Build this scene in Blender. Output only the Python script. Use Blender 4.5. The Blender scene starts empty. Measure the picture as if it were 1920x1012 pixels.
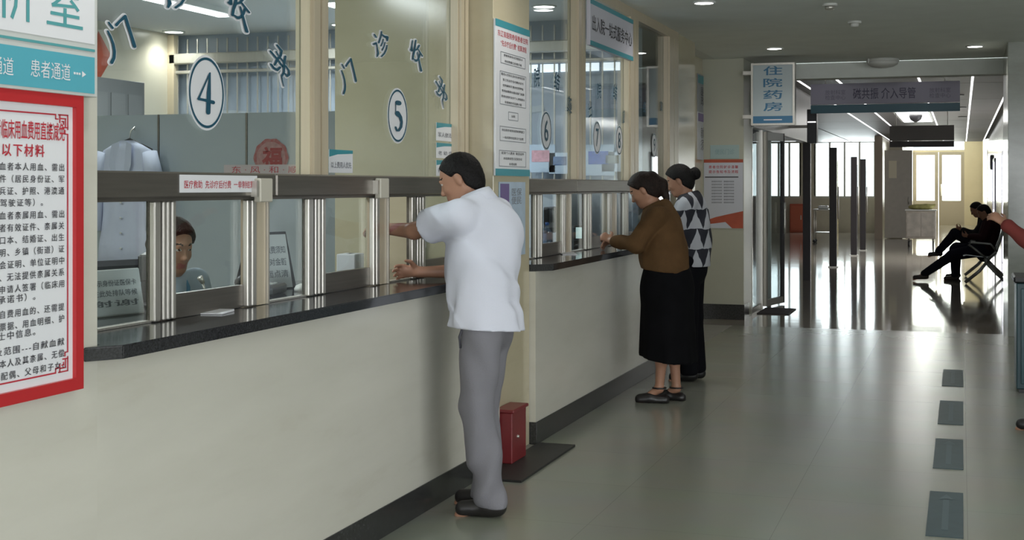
import bpy, bmesh, math, random
import numpy as np
from mathutils import Vector

random.seed(7)
S = bpy.context.scene
COL = S.collection

# ------------------------------------------------------------------ camera
EYE = 1.5
FPX, HORIZON, VPX = 2512.0, 350.0, 1803.0
TH = math.atan((VPX - 960) / FPX)
CT, ST = math.cos(TH), math.sin(TH)
cam = bpy.data.cameras.new('camera')
cam.sensor_width = 36
cam.lens = FPX / 1920 * 36
cam.shift_y = -(506 - HORIZON) / 1920
cam.clip_start, cam.clip_end = 0.05, 200
camo = bpy.data.objects.new('camera', cam)
camo.location = (0, 0, EYE)
camo.rotation_euler = (math.pi / 2, 0, TH)
COL.objects.link(camo)
S.camera = camo

# ------------------------------------------------------------------ world, daylight, exposure
S.view_settings.view_transform = 'Standard'
S.view_settings.look = 'None'
S.view_settings.gamma = 1.0
S.view_settings.use_curve_mapping = False
S.view_settings.exposure = 0.0
S.cycles.use_denoising = True
S.cycles.max_bounces = 9
S.cycles.transparent_max_bounces = 16
S.cycles.sample_clamp_indirect = 6
S.cycles.caustics_reflective = False
S.cycles.caustics_refractive = False
w = bpy.data.worlds.new('sky')
S.world = w
w.use_nodes = True
bg = w.node_tree.nodes['Background']
bg.inputs[0].default_value = (0.90, 0.95, 1.0, 1)
bg.inputs[1].default_value = 3.2

def area(name, loc, rot, sx, sy, power, col):
    l = bpy.data.lights.new(name, 'AREA')
    l.shape = 'RECTANGLE'
    l.size, l.size_y = sx, sy
    l.energy = power
    l.color = col
    o = bpy.data.objects.new(name, l)
    o.location, o.rotation_euler = loc, rot
    COL.objects.link(o)
    return o
# daylight entering by the glazed entrance behind the camera and by the tall hall windows
area('entrance_daylight', (1.6, -5.9, 1.55), (math.radians(90), 0, 0), 6.4, 2.2, 200, (0.97, 0.98, 1.0))
area('lobby_window_daylight', (-3.4, 45.16, 2.05), (math.radians(-90), 0, 0), 1.9, 1.7, 120, (0.95, 0.97, 1.0))
area('exit_door_daylight', (-0.6, 55.2, 2.1), (math.radians(-90), 0, 0), 2.4, 2.6, 380, (1.0, 0.95, 0.86))
area('hall_window_daylight', (6.85, 1.0, 1.75), (math.radians(90), 0, math.radians(90)), 8.6, 1.9, 150, (0.97, 0.98, 1.0))

# ------------------------------------------------------------------ pixel to place
def ray(u, v):
    dx = (u - 960) / FPX
    return (CT * dx - ST, ST * dx + CT, -(v - HORIZON) / FPX)
def atX(u, v, X):
    d = ray(u, v); t = X / d[0]
    return Vector((X, t * d[1], EYE + t * d[2]))
def atY(u, v, Y):
    d = ray(u, v); t = Y / d[1]
    return Vector((t * d[0], Y, EYE + t * d[2]))
def atZ(u, v, Z):
    d = ray(u, v); t = (Z - EYE) / d[2]
    return Vector((t * d[0], t * d[1], Z))
def YX(u, X):
    return atX(u, HORIZON, X).y
def ZX(u, v, X):
    return atX(u, v, X).z

# ------------------------------------------------------------------ materials
MATS = {}
def mat(name, col, rough=0.5, metal=0.0, spec=0.5, noise=0.0, nscale=8.0, bump=0.0, bscale=40.0, emit=None, coat=0.0, alpha=None, stretch=(1, 1, 1), col2=None):
    if name in MATS:
        return MATS[name]
    m = bpy.data.materials.new(name)
    m.use_nodes = True
    nt = m.node_tree
    b = nt.nodes['Principled BSDF']
    b.inputs['Roughness'].default_value = rough
    b.inputs['Metallic'].default_value = metal
    b.inputs['Specular IOR Level'].default_value = spec
    b.inputs['Coat Weight'].default_value = coat
    c = (*col, 1)
    b.inputs['Base Color'].default_value = c
    tc = nt.nodes.new('ShaderNodeTexCoord')
    mp = nt.nodes.new('ShaderNodeMapping')
    mp.inputs['Scale'].default_value = stretch
    nt.links.new(tc.outputs['Object'], mp.inputs['Vector'])
    if noise > 0 or col2:
        n = nt.nodes.new('ShaderNodeTexNoise')
        n.inputs['Scale'].default_value = nscale
        n.inputs['Detail'].default_value = 5
        nt.links.new(mp.outputs['Vector'], n.inputs['Vector'])
        r = nt.nodes.new('ShaderNodeValToRGB')
        r.color_ramp.elements[0].position = 0.3
        r.color_ramp.elements[1].position = 0.7
        k2 = col2 if col2 else tuple(min(1, x * (1 + noise)) for x in col)
        k1 = col if col2 else tuple(x * (1 - noise) for x in col)
        r.color_ramp.elements[0].color = (*k1, 1)
        r.color_ramp.elements[1].color = (*k2, 1)
        nt.links.new(n.outputs['Fac'], r.inputs['Fac'])
        nt.links.new(r.outputs['Color'], b.inputs['Base Color'])
    if bump > 0:
        n2 = nt.nodes.new('ShaderNodeTexNoise')
        n2.inputs['Scale'].default_value = bscale
        n2.inputs['Detail'].default_value = 3
        nt.links.new(mp.outputs['Vector'], n2.inputs['Vector'])
        bp = nt.nodes.new('ShaderNodeBump')
        bp.inputs['Strength'].default_value = bump
        bp.inputs['Distance'].default_value = 0.01
        nt.links.new(n2.outputs['Fac'], bp.inputs['Height'])
        nt.links.new(bp.outputs['Normal'], b.inputs['Normal'])
    if emit:
        b.inputs['Emission Color'].default_value = (*emit[0], 1)
        b.inputs['Emission Strength'].default_value = emit[1]
    MATS[name] = m
    return m

def glass(name, tint=(0.93, 0.97, 0.96), refl=1.0, frost=0.0, frostcol=(0.6, 0.68, 0.7)):
    if name in MATS:
        return MATS[name]
    m = bpy.data.materials.new(name)
    m.use_nodes = True
    nt = m.node_tree
    nt.nodes.remove(nt.nodes['Principled BSDF'])
    out = nt.nodes['Material Output']
    t = nt.nodes.new('ShaderNodeBsdfTransparent')
    t.inputs[0].default_value = (*tint, 1)
    g = nt.nodes.new('ShaderNodeBsdfGlossy')
    g.inputs['Roughness'].default_value = 0.02
    lw = nt.nodes.new('ShaderNodeLayerWeight')      # Schlick reflectance, the same on both faces of the pane
    lw.inputs[0].default_value = 0.5
    pw = nt.nodes.new('ShaderNodeMath'); pw.operation = 'POWER'
    pw.inputs[1].default_value = 5.0
    nt.links.new(lw.outputs['Facing'], pw.inputs[0])
    mu = nt.nodes.new('ShaderNodeMath'); mu.operation = 'MULTIPLY_ADD'
    mu.inputs[1].default_value = 0.95 * refl
    mu.inputs[2].default_value = 0.045 * refl
    nt.links.new(pw.outputs[0], mu.inputs[0])
    mx = nt.nodes.new('ShaderNodeMixShader')
    nt.links.new(mu.outputs[0], mx.inputs[0])
    base = t.outputs[0]
    if frost > 0:
        d = nt.nodes.new('ShaderNodeBsdfDiffuse')
        d.inputs[0].default_value = (*frostcol, 1)
        m2 = nt.nodes.new('ShaderNodeMixShader')
        m2.inputs[0].default_value = frost
        nt.links.new(t.outputs[0], m2.inputs[1])
        nt.links.new(d.outputs[0], m2.inputs[2])
        base = m2.outputs[0]
    nt.links.new(base, mx.inputs[1])
    nt.links.new(g.outputs[0], mx.inputs[2])
    nt.links.new(mx.outputs[0], out.inputs['Surface'])
    MATS[name] = m
    return m

def marble(name, c1, c2, vein, rough=0.22):
    m = bpy.data.materials.new(name)
    m.use_nodes = True
    nt = m.node_tree
    b = nt.nodes['Principled BSDF']
    b.inputs['Roughness'].default_value = rough
    tc = nt.nodes.new('ShaderNodeTexCoord')
    mp = nt.nodes.new('ShaderNodeMapping')
    mp.inputs['Rotation'].default_value = (0.35, 0.1, 0)
    mp.inputs['Scale'].default_value = (1, 0.45, 2.2)
    nt.links.new(tc.outputs['Object'], mp.inputs[0])
    n = nt.nodes.new('ShaderNodeTexNoise')
    n.inputs['Scale'].default_value = 2.4
    n.inputs['Detail'].default_value = 8
    n.inputs['Roughness'].default_value = 0.6
    nt.links.new(mp.outputs[0], n.inputs['Vector'])
    r = nt.nodes.new('ShaderNodeValToRGB')
    e = r.color_ramp.elements
    e[0].position, e[0].color = 0.3, (*vein, 1)
    e[1].position, e[1].color = 0.62, (*c2, 1)
    x = e.new(0.42); x.color = (*c1, 1)
    nt.links.new(n.outputs['Fac'], r.inputs[0])
    nt.links.new(r.outputs[0], b.inputs['Base Color'])
    MATS[name] = m
    return m

CREAM = marble('cream_marble', (0.62, 0.605, 0.53), (0.65, 0.635, 0.56), (0.58, 0.56, 0.48))
STONE = marble('pillar_stone', (0.55, 0.49, 0.34), (0.58, 0.52, 0.37), (0.51, 0.45, 0.31), 0.15)
GREYST = marble('grey_green_stone', (0.36, 0.38, 0.34), (0.42, 0.44, 0.40), (0.34, 0.35, 0.31), 0.15)
GRANITE = mat('dark_granite', (0.030, 0.031, 0.034), 0.10, noise=0.5, nscale=160)
PLINTH = mat('dark_plinth_stone', (0.035, 0.036, 0.036), 0.25, noise=0.4, nscale=90)
CEIL = mat('ceiling_paint', (0.86, 0.90, 0.87), 0.8, noise=0.03, nscale=3)
CEILW = mat('bulkhead_paint', (0.74, 0.77, 0.73), 0.7, noise=0.03)
ALU = mat('champagne_frame', (0.58, 0.50, 0.365), 0.30, metal=0.1, noise=0.05, nscale=5, stretch=(8, 8, 0.4))
STEEL = mat('brushed_steel', (0.60, 0.58, 0.53), 0.36, metal=0.75, noise=0.08, nscale=20, stretch=(8, 8, 0.3))
STEELD = mat('dark_steel', (0.19, 0.175, 0.155), 0.36, metal=0.7, noise=0.15, nscale=6, stretch=(1, 0.3, 8))
RUB = mat('black_seal', (0.015, 0.015, 0.015), 0.6)
GLASS = glass('clear_glass')
GLASSD = glass('door_glass', (0.86, 0.9, 0.9))
FROST = glass('frosted_screen', (0.8, 0.88, 0.9), 0.5, 0.88, (0.45, 0.50, 0.53))
WHITE = mat('white_print', (0.80, 0.81, 0.84), 0.35)
PAPER = mat('white_paper', (0.80, 0.81, 0.84), 0.6, noise=0.02)
TEAL = mat('teal_print', (0.05, 0.30, 0.36), 0.4)
TEALT = mat('teal_lettering', (0.10, 0.36, 0.38), 0.4)
BAND = mat('turquoise_band', (0.10, 0.42, 0.52), 0.35)
NAVY = mat('petrol_lettering', (0.012, 0.085, 0.14), 0.4)
RED = mat('red_print', (0.50, 0.025, 0.03), 0.35)
REDL = mat('red_lettering', (0.50, 0.03, 0.05), 0.5)
BLACKT = mat('grey_black_lettering', (0.06, 0.06, 0.07), 0.5)
GREYT = mat('grey_lettering', (0.20, 0.21, 0.24), 0.5)
BLACK = mat('black_plastic', (0.012, 0.012, 0.014), 0.4, noise=0.2, nscale=30)
LAMP = mat('lamp_lens', (1, 1, 1), 0.4, emit=((1.0, 0.98, 0.93), 14))
TUBE = mat('lamp_tube', (1, 1, 1), 0.4, emit=((0.95, 0.98, 1.0), 5))
LINE = mat('strip_glow', (1, 1, 1), 0.4, emit=((1, 1, 1), 2.0))
LAMPTRIM = mat('lamp_trim', (0.75, 0.77, 0.75), 0.4)
PLASW = mat('white_plastic', (0.68, 0.69, 0.66), 0.4)

# ------------------------------------------------------------------ object helpers
def top_of(o):
    while o.parent:
        o = o.parent
    return o
def mesh_obj(name, verts, faces, m, parent=None, smooth=False, local=False, mats=None, mi=None):
    me = bpy.data.meshes.new(name)
    verts = np.asarray(verts, dtype=float).reshape(-1, 3)
    o = bpy.data.objects.new(name, me)
    if parent is not None:
        if not local:
            verts = verts - np.array(top_of(parent).location)
        o.parent = parent
    else:
        base = np.array([(verts[:, 0].min() + verts[:, 0].max()) / 2, (verts[:, 1].min() + verts[:, 1].max()) / 2, verts[:, 2].min()])
        verts = verts - base
        o.location = base
    me.from_pydata(verts.tolist(), [], faces if isinstance(faces, list) else faces.tolist())
    for x in (mats or [m]):
        me.materials.append(x)
    if smooth:
        me.polygons.foreach_set('use_smooth', np.ones(len(me.polygons), dtype=bool))
    if mi is not None:
        me.polygons.foreach_set('material_index', np.asarray(mi, dtype=np.int32))
    me.update()
    COL.objects.link(o)
    return o
def thing(name, label, cat, loc=(0, 0, 0), rz=0.0, group=None):
    o = bpy.data.objects.new(name, None)
    o.empty_display_size = 0.1
    o.location = loc
    o.rotation_euler = (0, 0, rz)
    COL.objects.link(o)
    return tag(o, label, cat, group)
def tag(o, label=None, cat=None, group=None, kind=None):
    if label: o['label'] = label
    if cat: o['category'] = cat
    if group: o['group'] = group
    if kind: o['kind'] = kind
    return o
def struct(o, label=None):
    return tag(o, label, None, None, 'structure')
def boxgeo(x0, x1, y0, y1, z0, z1, bev=0.0, seg=1):
    bm = bmesh.new()
    vs = [bm.verts.new((x, y, z)) for x in (x0, x1) for y in (y0, y1) for z in (z0, z1)]
    for f in ((0, 1, 3, 2), (4, 6, 7, 5), (0, 4, 5, 1), (2, 3, 7, 6), (0, 2, 6, 4), (1, 5, 7, 3)):
        bm.faces.new([vs[i] for i in f])
    if bev > 0:
        bmesh.ops.bevel(bm, geom=bm.edges[:], offset=bev, segments=seg, affect='EDGES', profile=0.5)
    bm.verts.ensure_lookup_table(); bm.verts.index_update()
    V = [tuple(v.co) for v in bm.verts]; F = [[v.index for v in f.verts] for f in bm.faces]
    bm.free()
    return V, F
def box(name, m, parent, x0, x1, y0, y1, z0, z1, bev=0.0, local=False, seg=1):
    if x0 > x1: x0, x1 = x1, x0
    if y0 > y1: y0, y1 = y1, y0
    if z0 > z1: z0, z1 = z1, z0
    V, F = boxgeo(x0, x1, y0, y1, z0, z1, bev, seg)
    return mesh_obj(name, V, F, m, parent, False, local)
def join(*geos):
    V, F = [], []
    for v, f in geos:
        n = len(V); V += list(v); F += [[i + n for i in q] for q in f]
    return V, F
def prism(pts, z0, z1):
    n = len(pts)
    V = [(x, y, z0) for x, y in pts] + [(x, y, z1) for x, y in pts]
    F = [list(range(n))[::-1], list(range(n, 2 * n))] + [[i, (i + 1) % n, n + (i + 1) % n, n + i] for i in range(n)]
    return V, F
def tubegeo(pts, r, n=10, cap=True):
    pts = [Vector(p) for p in pts]
    rs = r if isinstance(r, (list, tuple)) else [r] * len(pts)
    V, F = [], []
    up = Vector((0, 0, 1))
    for i, p in enumerate(pts):
        d = (pts[min(i + 1, len(pts) - 1)] - pts[max(i - 1, 0)]).normalized()
        a = d.cross(up)
        if a.length < 1e-3: a = d.cross(Vector((1, 0, 0)))
        a.normalize(); b = d.cross(a).normalized()
        for k in range(n):
            t = 2 * math.pi * k / n
            V.append(tuple(p + (a * math.cos(t) + b * math.sin(t)) * rs[i]))
    for i in range(len(pts) - 1):
        for k in range(n):
            F.append([i * n + k, i * n + (k + 1) % n, (i + 1) * n + (k + 1) % n, (i + 1) * n + k])
    if cap:
        F.append(list(range(n))[::-1]); F.append([(len(pts) - 1) * n + k for k in range(n)])
    return V, F
def tube(name, m, parent, pts, r, n=10, local=False):
    V, F = tubegeo(pts, r, n)
    return mesh_obj(name, V, F, m, parent, True, local)
def lathegeo(c, prof, n=20):
    V, F = [], []
    for (r, z) in prof:
        for k in range(n):
            t = 2 * math.pi * k / n
            V.append((c[0] + r * math.cos(t), c[1] + r * math.sin(t), c[2] + z))
    for i in range(len(prof) - 1):
        for k in range(n):
            F.append([i * n + k, i * n + (k + 1) % n, (i + 1) * n + (k + 1) % n, (i + 1) * n + k])
    F.append(list(range(n))[::-1]); F.append([(len(prof) - 1) * n + k for k in range(n)])
    return V, F
def lathe(name, m, parent, c, prof, n=20, local=False):
    V, F = lathegeo(c, prof, n)
    return mesh_obj(name, V, F, m, parent, True, local)
def quad(name, m, parent, C, R, U, w_, h_, t=0.0015):
    """thin sheet centred at C spanning R (width) and U (height), thickness t along R x U"""
    C, R, U = Vector(C), Vector(R).normalized(), Vector(U).normalized()
    N = R.cross(U)
    V = [tuple(C + R * a * w_ / 2 + U * b * h_ / 2 + N * c * t / 2) for a in (-1, 1) for b in (-1, 1) for c in (-1, 1)]
    F = [[0, 1, 3, 2], [4, 6, 7, 5], [0, 4, 5, 1], [2, 3, 7, 6], [0, 2, 6, 4], [1, 5, 7, 3]]
    return mesh_obj(name, V, F, m, parent)

TXT = {}
def textgeo(body, offset=0.0, spacing=1.0, line=1.0, align='LEFT', shear=0.0):
    key = (body, offset, spacing, line, align, shear)
    if key in TXT: return TXT[key]
    cu = bpy.data.curves.new('t', 'FONT')
    cu.body = body
    cu.offset = offset
    cu.space_character = spacing
    cu.space_line = line
    cu.align_x = align
    cu.shear = shear
    cu.resolution_u = 2
    cu.fill_mode = 'BOTH'
    ob = bpy.data.objects.new('t', cu)
    COL.objects.link(ob)
    dg = bpy.context.evaluated_depsgraph_get()
    me = bpy.data.meshes.new_from_object(ob.evaluated_get(dg))
    V = np.array([v.co[:] for v in me.vertices]).reshape(-1, 3)
    F = [list(p.vertices) for p in me.polygons]
    bpy.data.objects.remove(ob); bpy.data.curves.remove(cu); bpy.data.meshes.remove(me)
    TXT[key] = (V, F)
    return V, F
def text(name, body, m, parent, C, R, U, h=None, w=None, ax='c', az='c', offset=0.0, rot=0.0, spacing=1.0, line=1.0, align='LEFT', lift=0.0, shear=0.0):
    V, F = textgeo(body, offset, spacing, line, align, shear)
    V = V.copy()
    mn, mx = V.min(0), V.max(0)
    sz = mx - mn
    sy = (h / sz[1]) if h else None
    sx = (w / sz[0]) if w else None
    sy = sy or sx; sx = sx or sy
    x = V[:, 0] - {'c': (mn[0] + mx[0]) / 2, 'l': mn[0], 'r': mx[0]}[ax]
    y = V[:, 1] - {'c': (mn[1] + mx[1]) / 2, 't': mx[1], 'b': mn[1]}[az]
    x, y = x * sx, y * sy
    if rot:
        c, s = math.cos(rot), math.sin(rot)
        x, y = c * x - s * y, s * x + c * y
    C, R, U = np.array(C), np.array(R, float), np.array(U, float)
    N = np.cross(R, U)
    W = C + np.outer(x, R) + np.outer(y, U) + N * lift
    o = mesh_obj(name, W, F, m, parent)
    if len(body) > 3: o['kind'] = 'stuff'
    return o
RX, RZ = (0, 1, 0), (0, 0, 1)           # reading directions on walls facing +X
RY = (1, 0, 0)                          # on walls facing the camera (-Y)

# ------------------------------------------------------------------ the setting
H = 2.95
XF = -2.35       # face of counter and of the poster wall
XP = -2.387      # pillar face
XG = -2.58       # upper glass
def floor_mat(name, c1, c2, rough, bump):
    m = bpy.data.materials.new(name); m.use_nodes = True
    nt = m.node_tree; b = nt.nodes['Principled BSDF']
    tc = nt.nodes.new('ShaderNodeTexCoord')
    n = nt.nodes.new('ShaderNodeTexNoise'); n.inputs['Scale'].default_value = 2.2; n.inputs['Detail'].default_value = 8
    nt.links.new(tc.outputs['Object'], n.inputs['Vector'])
    br = nt.nodes.new('ShaderNodeTexBrick')
    br.offset = 0.0
    br.inputs['Scale'].default_value = 1.25
    br.inputs['Mortar Size'].default_value = 0.002
    br.inputs['Brick Width'].default_value = 1.0
    br.inputs['Row Height'].default_value = 1.0
    br.inputs['Color1'].default_value = (*c1, 1); br.inputs['Color2'].default_value = (*c2, 1)
    br.inputs['Mortar'].default_value = (*[x * 0.75 for x in c1], 1)
    nt.links.new(tc.outputs['Object'], br.inputs['Vector'])
    mx = nt.nodes.new('ShaderNodeMix'); mx.data_type = 'RGBA'; mx.blend_type = 'MULTIPLY'
    mx.inputs[0].default_value = 0.18
    nt.links.new(br.outputs['Color'], mx.inputs[6]); nt.links.new(n.outputs['Color'], mx.inputs[7])
    nt.links.new(mx.outputs[2], b.inputs['Base Color'])
    b.inputs['Roughness'].default_value = rough
    b.inputs['Specular IOR Level'].default_value = 0.6
    n2 = nt.nodes.new('ShaderNodeTexNoise'); n2.inputs['Scale'].default_value = 1.4
    nt.links.new(tc.outputs['Object'], n2.inputs['Vector'])
    bp = nt.nodes.new('ShaderNodeBump'); bp.inputs['Strength'].default_value = bump; bp.inputs['Distance'].default_value = 0.02
    nt.links.new(n2.outputs['Fac'], bp.inputs['Height']); nt.links.new(bp.outputs['Normal'], b.inputs['Normal'])
    MATS[name] = m
    return m
FLOORH = floor_mat('hall_floor', (0.315, 0.325, 0.275), (0.325, 0.335, 0.285), 0.20, 0.06)
FLOORC = floor_mat('corridor_floor', (0.36, 0.33, 0.28), (0.38, 0.35, 0.30), 0.07, 0.05)
struct(box('floor', FLOORH, None, XF, 7.2, -6.2, 14.5, -0.1, 0), 'grey-green polished floor of the counter hall')
struct(box('floor_corridor', FLOORC, None, -9.2, 1.1, 14.5, 56.2, -0.1, 0), 'mirror-glossy beige corridor floor beyond the hall')
struct(box('floor_office', mat('office_floor', (0.28, 0.28, 0.26), 0.4, noise=0.1), None, -7.4, XF, 2.0, 14.5, -0.1, 0), 'grey floor of the office behind the counters')
struct(box('ceiling', CEIL, None, XF - 0.3, 7.2, -6.2, 16.0, H, H + 0.1), 'plain grey-green painted ceiling of the counter hall')
struct(box('ceiling_office', mat('office_ceiling', (0.76, 0.78, 0.76), 0.7), None, -7.4, XF - 0.3, 2.0, 16.0, H, H + 0.1), 'grey ceiling of the office behind the glass')

# left wall near the camera
wl = struct(box('wall_left', CREAM, None, XF - 0.25, XF, -6.2, 3.264, 0, H), 'cream marble wall on the left that carries the notices')
# structural pillar
wp = struct(box('wall_pillar', STONE, None, -3.33, XP, 6.80, 7.43, 0, H, 0.004), 'cream stone pillar between the two counters')
# wall past the last window
struct(box('wall_far', STONE, None, -2.75, -2.55, 12.47, 13.4, 0, H), 'cream stone wall past the last counter window')
struct(box('wall_recess', STONE, None, -2.95, -2.80, 13.4, 15.16, 0, H), 'recessed cream wall with tall notices beside the column')
colm = struct(box('wall_column', mat('column_stone', (0.47, 0.47, 0.38), 0.3, noise=0.04, nscale=2), None, -2.95, -2.33, 15.16, 15.75, 0, H, 0.004), 'square cream column with the calendar-like notice')
box('baseboard', PLINTH, colm, -2.80, -2.32, 15.14, 15.5, 0, 0.17, 0.002)
# right side column and hall far wall
cr = struct(box('wall_right_column', GREYST, None, 0.44, 1.4, 14.3, 15.9, 0, H, 0.004), 'grey-green polished column at the right edge')
struct(box('wall_hall_end', GREYST, None, 1.4, 7.2, 14.3, 14.5, 0, H), 'end wall of the hall out of view on the right')
# hall right wall with window openings, and back wall with glazed entrance
def rowgeo(*bs):
    return join(*[boxgeo(*b) for b in bs])
V, F = rowgeo((7.0, 7.2, -6.2, 14.5, 0, 0.8), (7.0, 7.2, -6.2, 14.5, 2.7, H), (7.0, 7.2, -6.2, -3.4, 0.8, 2.7), (7.0, 7.2, 5.4, 14.5, 0.8, 2.7))
struct(mesh_obj('wall_right', V, F, CREAM), 'hall wall with tall windows, right of the camera')
wr = struct(mesh_obj('window_9', *rowgeo((7.0, 7.1, -3.4, 5.4, 0.8, 0.86), (7.0, 7.1, -3.4, 5.4, 2.64, 2.7)), ALU), 'tall hall windows right of the camera')
for k in range(6):
    y = -3.4 + k * 1.75
    box('mullion', ALU, wr, 7.0, 7.1, y, y + 0.06, 0.86, 2.64)
V, F = rowgeo((-2.6, -1.7, -6.2, -6.0, 0, H), (4.9, 7.2, -6.2, -6.0, 0, H), (-1.7, 4.9, -6.2, -6.0, 2.7, H))
struct(mesh_obj('wall_back', V, F, CREAM), 'wall with the glazed entrance behind the camera')
# corridor bulkhead
struct(box('trim_1', CEILW, None, -2.6, 0.62, 16.0, 16.25, 2.765, H, 0.006), 'pale bulkhead beam across the corridor mouth')

# ---- office shell
OW = mat('office_wall_tile', (0.56, 0.53, 0.43), 0.25, noise=0.04, nscale=2)
struct(box('wall_office_left', OW, None, -7.35, -7.15, 2.0, 11.4, 0, H), 'cream tiled back wall of the office')
struct(box('wall_office_near', OW, None, -7.2, XF - 0.25, 2.0, 2.2, 0, H), 'near end wall of the office')
PANEL = mat('blue_grey_panel', (0.34, 0.40, 0.48), 0.35, noise=0.12, nscale=1.5)
wo = struct(box('wall_office_end', PANEL, None, -7.2, -3.06, 11.2, 11.35, 0, H), 'blue-grey end wall behind the security grille')
struct(box('wall_office_panel', PANEL, None, -3.06, -2.62, 11.2, 11.35, 1.06, H), 'blue-grey wall section above the far counter')
struct(box('wall_office_side', mat('office_side_wall', (0.44, 0.43, 0.35), 0.35, noise=0.05), None, -4.6, -4.45, 11.35, 16.0, 0, H), 'drab wall behind the last window')

# ---- corridor shell
CW = mat('corridor_wall', (0.62, 0.56, 0.44), 0.3, noise=0.04, nscale=2)
struct(box('wall_corridor_right', GREYST, None, 0.78, 0.95, 15.9, 46.0, 0, 3.05), 'glossy grey right-hand corridor wall')
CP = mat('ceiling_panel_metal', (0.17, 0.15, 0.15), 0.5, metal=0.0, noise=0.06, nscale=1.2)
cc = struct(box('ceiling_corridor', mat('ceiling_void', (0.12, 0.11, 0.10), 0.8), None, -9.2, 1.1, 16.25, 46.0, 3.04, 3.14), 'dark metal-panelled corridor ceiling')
xs = [-4.6, -3.4, -2.14, -1.62, -0.55, 0.14, 0.66]
k = 0
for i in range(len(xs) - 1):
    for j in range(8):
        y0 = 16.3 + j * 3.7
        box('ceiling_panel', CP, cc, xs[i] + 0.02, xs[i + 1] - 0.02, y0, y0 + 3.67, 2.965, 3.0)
for i, x in enumerate(xs[2:]):
    ln = thing('glowing_strip', ['slim white ceiling strip above the left edge of the department sign', 'slim ceiling strip second from the left in the corridor', 'slim ceiling strip over the middle of the corridor', 'long slim ceiling strip running to the right of the hanging signs', 'slim ceiling strip along the right corridor wall'][i], 'strip light', (x, 31, 2.955), 0, 'slim ceiling strips of the corridor')
    box('diffuser', LINE, ln, x - 0.012, x + 0.012, 16.4, 45.5, 2.958, 2.975)  # emission put in for ceiling joints that catch light, no lamp behind
    box('rail', LAMPTRIM, ln, x - 0.02, x + 0.02, 16.4, 45.5, 2.975, 2.99)
# corridor end wall at Y=45 (opening to the exit vestibule) and lobby windows on the left
def uX(u, Y): return atY(u, 350, Y).x
YE = 45.0
xa, xb = uX(1692, YE), uX(1851, YE)
V, F = rowgeo((uX(1644, YE), xa, YE, YE + 0.2, 0, 3.1), (xb, 0.9, YE, YE + 0.2, 0, 3.1))
struct(mesh_obj('wall_corridor_end', V, F, CW), 'cream wall at the far end of the corridor')
struct(box('wall_vestibule_left', CW, None, xa - 0.15, xa, YE + 0.2, 55.0, 0, 3.7), 'left wall of the exit vestibule')
struct(box('wall_vestibule_right', CW, None, xb, xb + 0.15, YE + 0.2, 55.0, 0, 3.7), 'right wall of the exit vestibule')
struct(box('ceiling_vestibule', CEILW, None, xa, xb, YE, 55.2, 3.65, 3.75), 'ceiling of the exit vestibule')
# exit doors at Y=55
YD = 55.0
dx0, dx1 = uX(1712, YD), uX(1808, YD)
dtop = atY(1760, 285, YD).z
dn = struct(mesh_obj('door_1', *rowgeo((xa - 0.2, dx0, YD, YD + 0.12, 0, 3.65), (dx1, xb + 0.2, YD, YD + 0.12, 0, 3.65), (dx0, dx1, YD, YD + 0.12, dtop, dtop + 0.08)), CW), 'sunlit double exit door at the far end of the corridor')
DOORF = mat('door_frame_beige', (0.42, 0.38, 0.33), 0.4)
mid = (dx0 + dx1) / 2
zr = atY(1760, 376, YD).z
for a, b in ((dx0, mid - 0.01), (mid + 0.01, dx1)):
    leaf = mesh_obj('door_leaf', *rowgeo((a, a + 0.13, YD, YD + 0.06, 0, dtop), (b - 0.13, b, YD, YD + 0.06, 0, dtop), (a + 0.13, b - 0.13, YD, YD + 0.06, dtop - 0.12, dtop), (a + 0.13, b - 0.13, YD, YD + 0.06, 0, zr)), DOORF, dn)
    box('glass', GLASS, leaf, a + 0.13, b - 0.13, YD + 0.02, YD + 0.03, zr, dtop - 0.12)
box('transom_glass', GLASS, dn, dx0, dx1, YD + 0.02, YD + 0.03, dtop + 0.08, 3.65)
tube('handle', STEEL, dn, [(mid + 0.09, YD - 0.05, 1.15), (mid + 0.09, YD - 0.05, 1.6)], 0.02)
# lobby: left side open area with windows at Y=45
lx0, lx1 = uX(1400, YE), uX(1640, YE)
zs, zt = atY(1600, 371, YE).z, 3.0
px0, px1 = uX(1500, YE), uX(1528, YE)
V, F = rowgeo((-9.2, lx0, YE, YE + 0.2, 0, 3.1), (lx0, lx1 + 0.3, YE, YE + 0.2, 0, zs), (px0, px1, YE, YE + 0.2, zs, 3.1))
struct(mesh_obj('wall_lobby_end', V, F, mat('lobby_wall', (0.62, 0.58, 0.50), 0.4, noise=0.03)), 'pale lobby wall below and between the bright windows')
for wname, wlab, a_, b_, npane in (('window_8', 'row of glaring bright lobby windows at the far end', px1, lx1, 4), ('window_7', 'bright lobby windows seen through the glass doors', lx0, px0, 5)):
    wn = struct(mesh_obj(wname, *rowgeo((a_, b_, YE, YE + 0.1, zs, zs + 0.06), (a_, b_, YE, YE + 0.1, zt - 0.06, zt)), PLASW), wlab)
    for i in range(npane + 1):
        x = a_ + (b_ - a_) * i / npane
        box('mullion', PLASW, wn, x - 0.03, x + 0.03, YE, YE + 0.1, zs + 0.06, zt - 0.06)
        if i < npane:
            box('pane', GLASS, wn, x + 0.03, x + (b_ - a_) / npane - 0.03, YE + 0.05, YE + 0.055, zs + 0.06, zt - 0.06)
struct(box('wall_lobby_left', CW, None, -9.2, -9.0, 15.75, 45.0, 0, 3.05), 'far left wall of the side lobby')
struct(box('wall_lobby_near', CW, None, -9.2, -2.95, 15.75, 15.95, 0, 3.05), 'near wall of the side lobby')
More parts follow.
